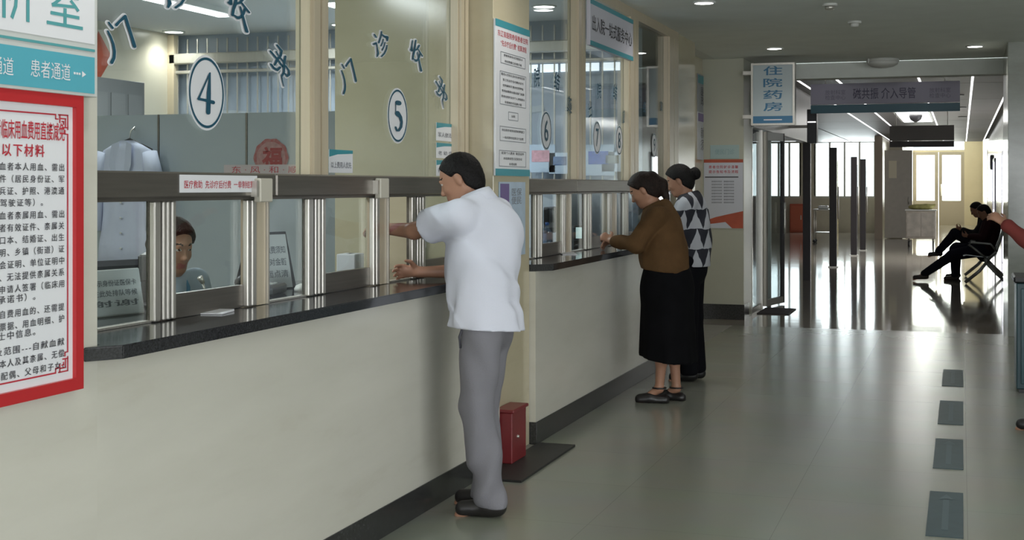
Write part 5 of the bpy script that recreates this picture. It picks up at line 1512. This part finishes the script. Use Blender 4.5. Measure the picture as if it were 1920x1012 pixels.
def woman_pattern():
    t = thing('person', 'woman with a hair bun in a black and white patterned blouse', 'person', (-2.01, 10.3, 0), math.pi)
    J = dict(pelvis=(-0.01, 0, 0.98), chest=(-0.02, 0, 1.27), neck=(0.01, 0, 1.42), head=(0.075, 0, 1.545), d_head=(0.9, 0.05, -0.38), d_up=(0.3, 0, 1),
             sh_l=(-0.02, 0.17, 1.365), el_l=(0.08, 0.22, 1.12), wr_l=(0.28, 0.12, 1.115), d_hand_l=(0.9, -0.2, 0.0), n_palm_l=(0, -0.3, -1),
             sh_r=(-0.02, -0.17, 1.365), el_r=(0.08, -0.22, 1.12), wr_r=(0.28, -0.12, 1.115), d_hand_r=(0.9, 0.2, 0.0), n_palm_r=(0, 0.3, -1),
             hip_l=(-0.01, 0.085, 0.92), kn_l=(0.0, 0.08, 0.50), an_l=(-0.02, 0.08, 0.09), toe_l=(0.12, 0.09, 0.003),
             hip_r=(-0.01, -0.085, 0.92), kn_r=(-0.01, -0.08, 0.50), an_r=(-0.05, -0.08, 0.09), toe_r=(0.09, -0.09, 0.003))
    body_mesh(t, J, 0.0072, SKINM, 0.95, 0.95, curl=dict(l=0.5, r=0.5))
    hair_mesh(t, J, 0.007, HAIR, 0.97, 'bun')
    F = Field((-0.32, -0.36, 0.84), (0.40, 0.36, 1.54), 0.0078)
    F.cap((-0.02, 0, 0.90), (-0.02, 0, 1.12), 0.180, 0.176, 0.05, (1, 0, 0), 0.84)
    F.cap((-0.02, 0, 1.12), (-0.02, 0, 1.30), 0.176, 0.165, 0.06, (1, 0, 0), 0.80)
    F.cap(J['sh_l'], J['sh_r'], 0.062, 0.062, 0.06)
    F.cap((-0.01, 0, 1.28), (0.0, 0, 1.425), 0.10, 0.064, 0.06)
    for s in 'lr':
        a, b, c = (np.array(J[k_ + s]) for k_ in ('sh_', 'el_', 'wr_'))
        F.cap(a, b, 0.066, 0.062, 0.03)
        F.cap(b, b + (c - b) * 0.4, 0.060, 0.058, 0.02)
    F.ripple(lambda x, y, z: 0.004 * np.sin(26 * (z + 0.7 * x) + 2 * np.sin(8 * y)))
    F.plane((0, 0, 0.885), (0, 0, -1))
    F.plane((0.01, 0, 1.45), (0.3, 0, 1))
    V, Q = F.mesh(1)
    mesh_obj('blouse', V, Q, tri_mat(), t, True, local=True)
    F = Field((-0.28, -0.28, 0.0), (0.28, 0.28, 1.02), 0.0085)
    F.cap((-0.015, 0, 0.88), (-0.015, 0, 0.97), 0.165, 0.155, 0.04, (1, 0, 0), 0.80)
    for s in 'lr':
        hp, kn, an = (np.array(J[k_ + s]) for k_ in ('hip_', 'kn_', 'an_'))
        F.cap(hp, kn, 0.105, 0.085, 0.03); F.cap(kn, an, 0.085, 0.072, 0.03)
    F.plane((0, 0, 0.05), (0, 0, -1)); F.plane((0, 0, 0.98), (0, 0, 1))
    V, Q = F.mesh(1)
    mesh_obj('trousers', V, Q, mat('black_trousers', (0.006, 0.006, 0.008), 0.9, spec=0.08), t, True, local=True)
    for s in 'lr': shoe(t, J['an_' + s], J['toe_' + s], mat('black_shoe', (0.012, 0.012, 0.012), 0.4), 0.009)
woman_pattern()

# ---- clerk behind window 4
def clerk():
    x, y = -3.42, 5.22
    t = thing('person', 'clerk with dark hair in a pale blue uniform seated behind window 4', 'person', (x, y, 0), -0.35)
    J = dict(pelvis=(-0.02, 0, 0.50), chest=(0.04, 0, 0.83), neck=(0.05, 0, 0.99), head=(0.09, 0, 1.115), d_head=(0.95, -0.05, -0.25), d_up=(0.2, 0, 1),
             sh_l=(0.03, 0.165, 0.94), el_l=(0.12, 0.22, 0.72), wr_l=(0.30, 0.12, 0.74), d_hand_l=(0.9, -0.3, -0.1), n_palm_l=(0, 0, -1),
             sh_r=(0.03, -0.165, 0.94), el_r=(0.12, -0.22, 0.72), wr_r=(0.30, -0.12, 0.74), d_hand_r=(0.9, 0.3, -0.1), n_palm_r=(0, 0, -1),
             hip_l=(0, 0.09, 0.50), kn_l=(0.38, 0.1, 0.50), an_l=(0.32, 0.1, 0.09), toe_l=(0.46, 0.1, 0.003),
             hip_r=(0, -0.09, 0.50), kn_r=(0.38, -0.1, 0.50), an_r=(0.32, -0.1, 0.09), toe_r=(0.46, -0.1, 0.003))
    dz = 0.12
    for k_ in J:
        if not k_.startswith(('d_', 'n_')) and k_ not in ('an_l', 'an_r', 'toe_l', 'toe_r'):
            J[k_] = (J[k_][0], J[k_][1], J[k_][2] + dz)
    body_mesh(t, J, 0.0068, SKINM, 0.92, 0.97, curl=dict(l=0.5, r=0.5))
    hair_mesh(t, J, 0.007, HAIRB, 0.99, 'pony')
    F = Field((-0.28, -0.36, 0.48), (0.36, 0.36, 1.24), 0.008)
    F.cap((-0.01, 0, 0.56), (0.02, 0, 0.92), 0.165, 0.160, 0.05, (1, 0, 0), 0.78)
    F.cap(J['sh_l'], J['sh_r'], 0.060, 0.060, 0.06)
    F.cap((0.03, 0, 0.95), (0.045, 0, 1.10), 0.10, 0.064, 0.06)
    for s in 'lr':
        a, b, c = (np.array(J[k_ + s]) for k_ in ('sh_', 'el_', 'wr_'))
        F.cap(a, b, 0.062, 0.056, 0.03); F.cap(b, b + (c - b) * 0.8, 0.054, 0.04, 0.02)
    F.plane((0, 0, 0.56), (0, 0, -1)); F.plane((0.05, 0, 1.125), (0.4, 0, 1))
    F.ripple(lambda x, y, z: 0.003 * np.sin(30 * (z + x)))
    V, Q = F.mesh(1)
    u_ = mesh_obj('uniform', V, Q, mat('pale_blue_uniform', (0.46, 0.55, 0.66), 0.8), t, True, local=True)
    for s in (-1, 1):
        tube('lapel_trim', mat('uniform_blue_trim', (0.08, 0.25, 0.42), 0.7), u_, [(0.07, s * 0.06, 1.12), (0.125, s * 0.055, 1.05), (0.155, s * 0.03, 0.95), (0.155, 0.01, 0.86)], 0.009, 8, local=True)
    F = Field((-0.26, -0.28, 0.0), (0.6, 0.28, 0.78), 0.010)
    F.cap((0, 0, 0.60), (0, 0, 0.68), 0.155, 0.15, 0.04, (1, 0, 0), 0.8)
    for s in 'lr':
        hp, kn, an = (np.array(J[k_ + s]) for k_ in ('hip_', 'kn_', 'an_'))
        F.cap(hp, kn, 0.09, 0.075, 0.03); F.cap(kn, an, 0.072, 0.062, 0.03)
    F.plane((0, 0, 0.05), (0, 0, -1))
    V, Q = F.mesh(1)
    mesh_obj('trousers', V, Q, mat('navy_trousers', (0.02, 0.025, 0.045), 0.8), t, True, local=True)
    for s in 'lr': shoe(t, J['an_' + s], J['toe_' + s], mat('black_shoe', (0.012, 0.012, 0.012), 0.4), 0.010)
    c = thing('office_chair', 'dark office chair of the clerk behind window 4', 'chair', (x - 0.03, y, 0), -0.35)
    box('seat', BLACK, c, -0.22, 0.24, -0.23, 0.23, 0.44, 0.515, 0.02, local=True)
    box('backrest', mat('chair_fabric', (0.03, 0.03, 0.035), 0.8), c, -0.31, -0.25, -0.22, 0.22, 0.62, 1.16, 0.025, local=True)
    box('back_bar', BLACK, c, -0.30, -0.20, -0.03, 0.03, 0.45, 0.64, local=True)
    tube('gas_column', STEEL, c, [(0, 0, 0.09), (0, 0, 0.45)], 0.028, local=True)
    for k in range(5):
        q_ = 2 * math.pi * k / 5 + 0.3
        l_ = tube('leg', BLACK, c, [(0, 0, 0.10), (0.26 * math.cos(q_), 0.26 * math.sin(q_), 0.07)], [0.03, 0.02], local=True)
        V, Fc = lathegeo((0.26 * math.cos(q_), 0.26 * math.sin(q_), 0), [(0.012, 0), (0.027, 0.012), (0.027, 0.045), (0.012, 0.056)], 10)
        mesh_obj('castor', V, Fc, BLACK, l_, True, local=True)
clerk()

# ------------------------------------------------------------------ glazed doors and lintel on the left of the corridor
struct(box('wall_lintel', mat('lintel_grey', (0.34, 0.33, 0.31), 0.35, noise=0.05), None, -2.42, -2.30, 15.76, 22.0, 2.2, 3.04), 'grey lintel wall above the glazed doors')
DARKF = mat('door_frame_dark', (0.035, 0.030, 0.032), 0.4, metal=0.3)
dg = struct(box('door_3', DARKF, None, -2.42, -2.30, 21.9, 22.02, 0, 2.2), 'glazed lobby doors with steel stiles beside the column')
for y in (15.78, 16.66, 17.42):
    box('stile', STEEL if y < 16.7 else PLASW, dg, -2.38, -2.33, y, y + 0.05, 0, 2.2)
for y0, y1 in ((15.83, 16.66),):
    box('glass', GLASSD, dg, -2.358, -2.350, y0, y1, 0.06, 2.2)
    box('kick_rail', STEEL, dg, -2.37, -2.34, y0, y1, 0, 0.06)
# open leaf
L0, L1 = Vector((-2.31, 16.72, 0)), Vector((-2.17, 17.38, 0))
dl = (L1 - L0); le = dl.length; dl.normalize(); nl = Vector((-dl.y, dl.x, 0))
def slab(name, m, s0, s1, z0, z1, th, par):
    V = []
    for s_ in (s0, s1):
        for o_ in (-th / 2, th / 2):
            for z in (z0, z1):
                V.append(tuple(L0 + dl * s_ + nl * o_ + Vector((0, 0, z))))
    return mesh_obj(name, V, [[0, 1, 3, 2], [4, 6, 7, 5], [0, 4, 5, 1], [2, 3, 7, 6], [0, 2, 6, 4], [1, 5, 7, 3]], m, par)
lf = slab('open_leaf_stile', STEEL, 0, 0.05, 0.02, 2.18, 0.045, dg)
slab('open_leaf_stile', DARKF, le - 0.05, le, 0.02, 2.18, 0.045, dg)
slab('open_leaf_rail', PLASW, 0.05, le - 0.05, 2.08, 2.18, 0.045, dg)
slab('open_leaf_rail', STEEL, 0.05, le - 0.05, 0.02, 0.10, 0.045, dg)
slab('open_leaf_glass', GLASSD, 0.05, le - 0.05, 0.10, 2.08, 0.008, dg)
mm = (L0 + L1) / 2
tube('pull_handle', STEEL, dg, [tuple(L0 + dl * (le - 0.1) - nl * 0.06 + Vector((0, 0, z))) for z in (0.9, 1.0, 1.2, 1.3)], 0.014)
t = thing('door_mat', 'dark mat at the foot of the glazed doors', 'mat', (-2.2, 16.5, 0))
box('mat', mat('door_mat_dark', (0.03, 0.022, 0.024), 0.7, noise=0.2, nscale=60), t, -2.29, -1.95, 15.9, 16.65, 0.001, 0.012)
box('rim', RUB, t, -1.95, -1.92, 15.9, 16.65, 0.001, 0.010)
# tall dark posts farther in
for i, (y, x) in enumerate(((25.6, -2.27), (30.0, -2.22), (32.5, -2.20))):
    t = thing('gate_post', ['nearest and thickest dark post on the left of the corridor', 'middle dark post on the left of the corridor', 'farthest dark post on the left of the corridor'][i], 'post', (x, y, 0), 0, 'dark posts along the corridor')
    box('shaft', DARKF, t, x - 0.065, x + 0.065, y - 0.05, y + 0.05, 0.02, 2.15 + 0.08 * (i == 0), 0.005)
    box('foot_plate', STEEL, t, x - 0.09, x + 0.09, y - 0.08, y + 0.08, 0, 0.02)
    box('glass_wing', GLASSD, t, x - 0.01, x + 0.0, y + 0.05, y + 1.1, 0.15, 2.0)
    tube('pull_bar', STEEL, t, [(x + 0.09, y, 0.9), (x + 0.09, y, 1.5)], 0.015)
# hanging dark speaker at the lintel end
t = thing('wall_speaker', 'dark box speaker hung at the end of the lintel', 'speaker', (-2.05, 19.0, 2.2))
a, b = atY(1513, 205, 19.0), atY(1531, 268, 19.0)
box('housing', BLACK, t, a.x, b.x, 19.0, 19.2, b.z, a.z, 0.006)
box('arm', STEELD, t, -2.31, a.x, 19.08, 19.14, (a.z + b.z) / 2 - 0.02, (a.z + b.z) / 2 + 0.02)
box('indicator', LINE, t, a.x + 0.01, b.x - 0.01, 18.99, 19.0, (a.z + b.z) / 2 + 0.05, (a.z + b.z) / 2 + 0.065)
# red hydrant box at the lobby wall
a = atY(1482, 382, 44.9); b = atY(1508, 434, 44.9)
t = thing('hydrant_box', 'red fire box against the pale lobby wall', 'fire box', ((a.x + b.x) / 2, 44.85, 0))
box('body', mat('fire_red', (0.55, 0.12, 0.07), 0.4), t, a.x, b.x, 44.72, 44.98, 0, a.z, 0.01)
box('door', mat('fire_red_door', (0.60, 0.15, 0.09), 0.4), t, a.x + 0.04, b.x - 0.04, 44.70, 44.72, 0.06, a.z - 0.06, 0.004)
box('handle', STEEL, t, b.x - 0.1, b.x - 0.07, 44.68, 44.70, a.z * 0.45, a.z * 0.6)
# steel trolley in the lobby
def trolley():
    x, y = -3.45, 37.0
    x = uX(1545, 37.0)
    t = thing('steel_trolley', 'small steel trolley beyond the dark posts', 'trolley', (x, y, 0))
    box('top_shelf', STEEL, t, x - 0.27, x + 0.27, y - 0.25, y + 0.25, 0.86, 0.90, 0.005)
    box('lower_shelf', STEEL, t, x - 0.25, x + 0.25, y - 0.23, y + 0.23, 0.25, 0.28, 0.005)
    for sx in (-1, 1):
        for sy in (-1, 1):
            l = tube('leg', STEEL, t, [(x + sx * 0.24, y + sy * 0.22, 0.08), (x + sx * 0.24, y + sy * 0.22, 0.87)], 0.014)
            lathe('castor', BLACK, l, (x + sx * 0.24, y + sy * 0.22, 0), [(0.015, 0), (0.04, 0.02), (0.04, 0.06), (0.015, 0.08)], 10)
    tube('push_handle', STEEL, t, [(x + 0.27, y - 0.2, 0.88), (x + 0.36, y - 0.2, 0.98), (x + 0.36, y + 0.2, 0.98), (x + 0.27, y + 0.2, 0.88)], 0.012)
    box('basin', PLASW, t, x - 0.15, x + 0.12, y - 0.15, y + 0.15, 0.90, 0.99, 0.02)
trolley()
# laundry cart near the exit
def cart():
    p = atZ(1727, 462, 0); x, y = p.x, p.y
    t = thing('laundry_cart', 'grey metal cart with a yellow-green bundle near the bright exit', 'cart', (x, y, 0))
    CM = mat('cart_metal', (0.38, 0.34, 0.29), 0.45, metal=0.3, noise=0.25, nscale=4)
    box('body', CM, t, x - 0.36, x + 0.36, y - 0.25, y + 0.25, 0.20, 0.90, 0.01)
    for i in range(2):
        box('side_panel', mat('cart_panel', (0.45, 0.41, 0.36), 0.4, noise=0.2, nscale=5), t, x - 0.33 + i * 0.34, x - 0.01 + i * 0.34, y - 0.262, y - 0.25, 0.26, 0.84, 0.004)
    box('lid', PLASW, t, x - 0.38, x + 0.38, y - 0.27, y + 0.27, 0.90, 0.93, 0.006)
    for sx in (-1, 1):
        for sy in (-1, 1):
            f_ = tube('wheel_fork', STEELD, t, [(x + sx * 0.29, y + sy * 0.18, 0.12), (x + sx * 0.29, y + sy * 0.18, 0.21)], 0.02)
            V, Fc = tubegeo([(x + sx * 0.29 - 0.02, y + sy * 0.18, 0.07), (x + sx * 0.29 + 0.02, y + sy * 0.18, 0.07)], 0.07, 16)
            mesh_obj('wheel', V, Fc, BLACK, f_, True)
    F = Field((-0.42, -0.3, 0.85), (0.42, 0.3, 1.2), 0.015)
    F.ell((-0.05, 0, 0.99), (0.26, 0.16, 0.075), None, 0.04); F.ell((0.15, 0.0, 1.0), (0.15, 0.14, 0.07), None, 0.04); F.cap((0.2, 0, 1.0), (0.33, 0, 1.04), 0.05, 0.03, 0.03)
    F.plane((0, 0, 0.931), (0, 0, -1))
    V, Q = F.mesh(1)
    b = mesh_obj('cloth_bundle', V + np.array((x, y, 0)), Q, mat('bundle_green', (0.30, 0.28, 0.10), 0.8, noise=0.3, nscale=12), None, True)
    tag(b, 'yellow-green cloth bundle lying on the metal cart', 'bundle')
cart()
# right corridor wall details
XW = 0.78
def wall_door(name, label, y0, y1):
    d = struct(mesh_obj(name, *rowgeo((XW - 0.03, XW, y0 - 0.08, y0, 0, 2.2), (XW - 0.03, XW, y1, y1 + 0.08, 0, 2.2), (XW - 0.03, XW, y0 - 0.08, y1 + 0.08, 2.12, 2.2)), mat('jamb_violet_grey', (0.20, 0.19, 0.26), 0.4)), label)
    lfx = box('leaf', mat('glowing_door_leaf', (0.85, 0.88, 0.92), 0.15, emit=((0.95, 0.97, 1.0), 3.0)), d, XW - 0.012, XW, y0, y1, 0.02, 2.12)  # leaf glows by itself, added to brighten the corridor; wall behind is solid
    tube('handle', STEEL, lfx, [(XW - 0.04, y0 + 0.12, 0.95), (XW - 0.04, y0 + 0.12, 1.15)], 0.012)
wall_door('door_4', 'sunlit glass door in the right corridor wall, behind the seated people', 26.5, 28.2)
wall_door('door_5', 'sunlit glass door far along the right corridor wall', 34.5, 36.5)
t = thing('door_plate_sign', 'grey-green plate sign projecting from the right corridor wall', 'sign', (0.68, 24.5, 2.2))
a, b = atY(1881, 232, 24.0), atY(1898, 280, 24.0)
box('plate', mat('plate_green', (0.10, 0.14, 0.13), 0.4), t, a.x, b.x, 24.0, 24.06, b.z, a.z, 0.004)
box('bracket', STEEL, t, b.x, XW, 24.01, 24.05, (a.z + b.z) / 2 - 0.03, (a.z + b.z) / 2 + 0.03)
a, b = atY(1857, 290, 36.8), atY(1867, 318, 36.8)
t = thing('wall_box', 'small black box on the right wall near the far end', 'box', (XW - 0.08, 37, a.z))
box('case', BLACK, t, a.x, XW, 36.8, 37.2, b.z, a.z, 0.01)
box('cover', STEELD, t, a.x - 0.01, a.x, 36.84, 37.16, b.z + 0.03, a.z - 0.03)
# bench
def bench():
    y0 = 21.85
    t = thing('airport_bench', 'grey steel waiting bench on the right side of the corridor', 'bench', (0.4, y0 + 0.95, 0))
    BM = mat('bench_metal', (0.30, 0.32, 0.31), 0.35, metal=0.6)
    tube('beam', BM, t, [(0.36, y0, 0.36), (0.36, y0 + 1.9, 0.36)], 0.035)
    for k in range(3):
        ys_ = y0 + 0.06 + k * 0.62
        V, Fc = [], []
        prof = [(0.02, 0.435), (0.06, 0.45), (0.30, 0.425), (0.44, 0.42), (0.50, 0.46), (0.60, 0.80), (0.615, 0.84)]
        for y in (ys_, ys_ + 0.54):
            for (x, z) in prof:
                V += [(x, y, z), (x + 0.008, y, z - 0.012)]
        n = len(prof) * 2
        for i in range(len(prof) - 1):
            a = 2 * i
            Fc += [[a, a + 2, n + a + 2, n + a], [a + 1, n + a + 1, n + a + 3, a + 3], [a, a + 1, a + 3, a + 2], [n + a, n + a + 2, n + a + 3, n + a + 1]]
        mesh_obj('seat_shell', V, Fc, mat('bench_seat', (0.22, 0.24, 0.24), 0.35, metal=0.7), t)
    for k in range(4):
        y = y0 + 0.02 + k * 0.62
        tube('armrest', BM, t, [(0.52, y, 0.50), (0.42, y, 0.62), (0.14, y, 0.64), (0.10, y, 0.61), (0.24, y, 0.50), (0.36, y, 0.40)], 0.018)
    for y in (y0 + 0.03, y0 + 1.87):
        tube('leg', BM, t, [(0.05, y, 0.02), (0.26, y, 0.20), (0.36, y, 0.33)], 0.026)
        tube('leg', BM, t, [(0.66, y, 0.02), (0.48, y, 0.20), (0.36, y, 0.33)], 0.026)
        tube('back_support', BM, t, [(0.36, y, 0.36), (0.50, y, 0.50), (0.62, y, 0.86)], 0.022)
bench()
def dressed(t, J, top, bottom, shoe_m, h=0.012, hairm=HAIR, style='short', build=1.0, sleeve=0.9, skin=SKINM):
    body_mesh(t, J, h * 0.8, skin, build, 0.97, curl=dict(l=0.6, r=0.6))
    hair_mesh(t, J, h * 0.75, hairm, 0.98, style)
    lo, hi = bounds(J, 0.22)
    F = Field(lo, hi, h)
    pe, ch, nk = (np.array(J[k_]) for k_ in ('pelvis', 'chest', 'neck'))
    F.cap(pe, ch, 0.165 * build, 0.165 * build, 0.05, (1, 0, 0), 0.78)
    F.cap(J['sh_l'], J['sh_r'], 0.062, 0.062, 0.06)
    F.cap(ch, nk, 0.11, 0.062, 0.05)
    for s in 'lr':
        a, b, c = (np.array(J[k_ + s]) for k_ in ('sh_', 'el_', 'wr_'))
        F.cap(a, b, 0.064 * build, 0.056 * build, 0.03); F.cap(b, b + (c - b) * sleeve, 0.054 * build, 0.042, 0.02)
    F.ripple(lambda x, y, z: 0.004 * np.sin(30 * (z + x)) )
    F.plane(nk + (0, 0, 0.02), (0.3, 0, 1))
    V, Q = F.mesh(1)
    mesh_obj('jacket', V, Q, top, t, True, local=True)
    F = Field(lo, hi, h)
    F.cap(pe + (0, 0, -0.05), pe + (0, 0, 0.06), 0.155 * build, 0.15 * build, 0.04, (1, 0, 0), 0.8)
    for s in 'lr':
        hp, kn, an = (np.array(J[k_ + s]) for k_ in ('hip_', 'kn_', 'an_'))
        F.cap(hp, kn, 0.095 * build, 0.075 * build, 0.03); F.cap(kn, an, 0.072 * build, 0.06, 0.03)
    V, Q = F.mesh(1)
    mesh_obj('trousers', V, Q, bottom, t, True, local=True)
    for s in 'lr': shoe(t, J['an_' + s], J['toe_' + s], shoe_m, h * 0.8)
DK1 = mat('dark_navy_cloth', (0.012, 0.013, 0.022), 0.9, spec=0.1)
DK2 = mat('dark_grey_cloth', (0.020, 0.020, 0.021), 0.9, spec=0.1)
DK3 = mat('dark_plum_jacket', (0.030, 0.012, 0.014), 0.9, spec=0.1)
SHOEB = mat('dark_brown_shoe', (0.045, 0.035, 0.028), 0.5)
t = thing('person', 'seated person in dark clothes with one leg stretched out, nearest on the bench', 'person', (0.42, 22.35, 0), math.pi)
dressed(t, dict(pelvis=(0.08, 0, 0.545), chest=(-0.02, 0, 0.86), neck=(0.02, 0, 1.00), head=(0.09, 0, 1.10), d_head=(0.85, 0.0, -0.5), d_up=(0.4, 0, 1),
     sh_l=(0.0, 0.18, 0.93), el_l=(0.10, 0.24, 0.70), wr_l=(0.32, 0.12, 0.72), d_hand_l=(0.9, -0.3, 0.2), n_palm_l=(0, -0.6, 0.5),
     sh_r=(0.0, -0.18, 0.93), el_r=(0.10, -0.24, 0.70), wr_r=(0.32, -0.12, 0.72), d_hand_r=(0.9, 0.3, 0.2), n_palm_r=(0, 0.6, 0.5),
     hip_l=(0.10, 0.09, 0.52), kn_l=(0.56, 0.10, 0.42), an_l=(0.98, 0.12, 0.12), toe_l=(1.14, 0.14, 0.03),
     hip_r=(0.10, -0.09, 0.52), kn_r=(0.52, -0.12, 0.50), an_r=(0.52, -0.14, 0.09), toe_r=(0.68, -0.16, 0.003)), DK3, DK1, SHOEB, build=1.15)
t = thing('person', 'seated person in dark clothes with crossed legs, second on the bench', 'person', (0.42, 23.08, 0), math.pi)
dressed(t, dict(pelvis=(0.05, 0, 0.545), chest=(0.04, 0, 0.88), neck=(0.10, 0, 1.03), head=(0.19, 0, 1.13), d_head=(0.85, 0.1, -0.5), d_up=(0.4, 0, 1),
     sh_l=(0.06, 0.18, 0.95), el_l=(0.20, 0.22, 0.72), wr_l=(0.42, 0.10, 0.80), d_hand_l=(0.8, -0.3, 0.4), n_palm_l=(0, -0.6, 0.5),
     sh_r=(0.06, -0.18, 0.95), el_r=(0.20, -0.22, 0.72), wr_r=(0.42, -0.10, 0.80), d_hand_r=(0.8, 0.3, 0.4), n_palm_r=(0, 0.6, 0.5),
     hip_l=(0.08, 0.09, 0.53), kn_l=(0.52, 0.02, 0.74), an_l=(0.78, 0.02, 0.44), toe_l=(0.93, 0.03, 0.36),
     hip_r=(0.08, -0.09, 0.52), kn_r=(0.50, -0.06, 0.50), an_r=(0.50, -0.06, 0.09), toe_r=(0.66, -0.07, 0.003)), DK2, DK1, mat('dark_shoe', (0.02, 0.018, 0.018), 0.4), build=1.12)
# person at the right edge with a red sleeve
t = thing('person', 'person in a red top mostly out of frame at the right edge', 'person', (0.60, 8.75, 0), math.pi)
dressed(t, dict(pelvis=(-0.02, 0, 0.96), chest=(-0.02, 0, 1.25), neck=(-0.01, 0, 1.42), head=(0.0, 0, 1.55), d_head=(1, 0.0, -0.1),
     sh_l=(-0.02, 0.18, 1.36), el_l=(0.17, 0.02, 1.13), wr_l=(0.345, -0.06, 1.27), d_hand_l=(0.75, -0.2, 0.6), n_palm_l=(0.4, -0.7, -0.3),
     sh_r=(-0.02, -0.18, 1.36), el_r=(-0.05, -0.24, 1.09), wr_r=(0.05, -0.22, 0.86), d_hand_r=(0.2, 0, -1), n_palm_r=(0, 1, 0),
     hip_l=(-0.02, 0.09, 0.92), kn_l=(0.0, 0.09, 0.5), an_l=(-0.02, 0.09, 0.09), toe_l=(0.14, 0.10, 0.003),
     hip_r=(-0.02, -0.09, 0.92), kn_r=(0.06, -0.09, 0.5), an_r=(0.10, -0.09, 0.09), toe_r=(0.265, -0.10, 0.003)),
     mat('red_top', (0.20, 0.045, 0.04), 0.85, spec=0.15), DK2, mat('black_shoe', (0.012, 0.012, 0.012), 0.4), 0.009, HAIR, 'short')
# teal cabinet beside the right column
p = atZ(1906, 737, 0)
t = thing('teal_cabinet', 'teal cabinet with a dark tray on top at the right edge', 'cabinet', (p.x + 0.3, p.y + 0.2, 0))
TC = mat('teal_enamel', (0.006, 0.045, 0.058), 0.35, noise=0.06)
box('body', TC, t, p.x, p.x + 0.6, p.y, p.y + 0.45, 0.03, 0.80, 0.006)
box('door', mat('teal_door', (0.007, 0.055, 0.068), 0.3), t, p.x + 0.03, p.x + 0.57, p.y - 0.012, p.y, 0.07, 0.76, 0.003)
box('foot', BLACK, t, p.x + 0.02, p.x + 0.58, p.y + 0.02, p.y + 0.43, 0, 0.03)
box('tray', BLACK, t, p.x - 0.02, p.x + 0.62, p.y - 0.02, p.y + 0.47, 0.80, 0.85, 0.012)
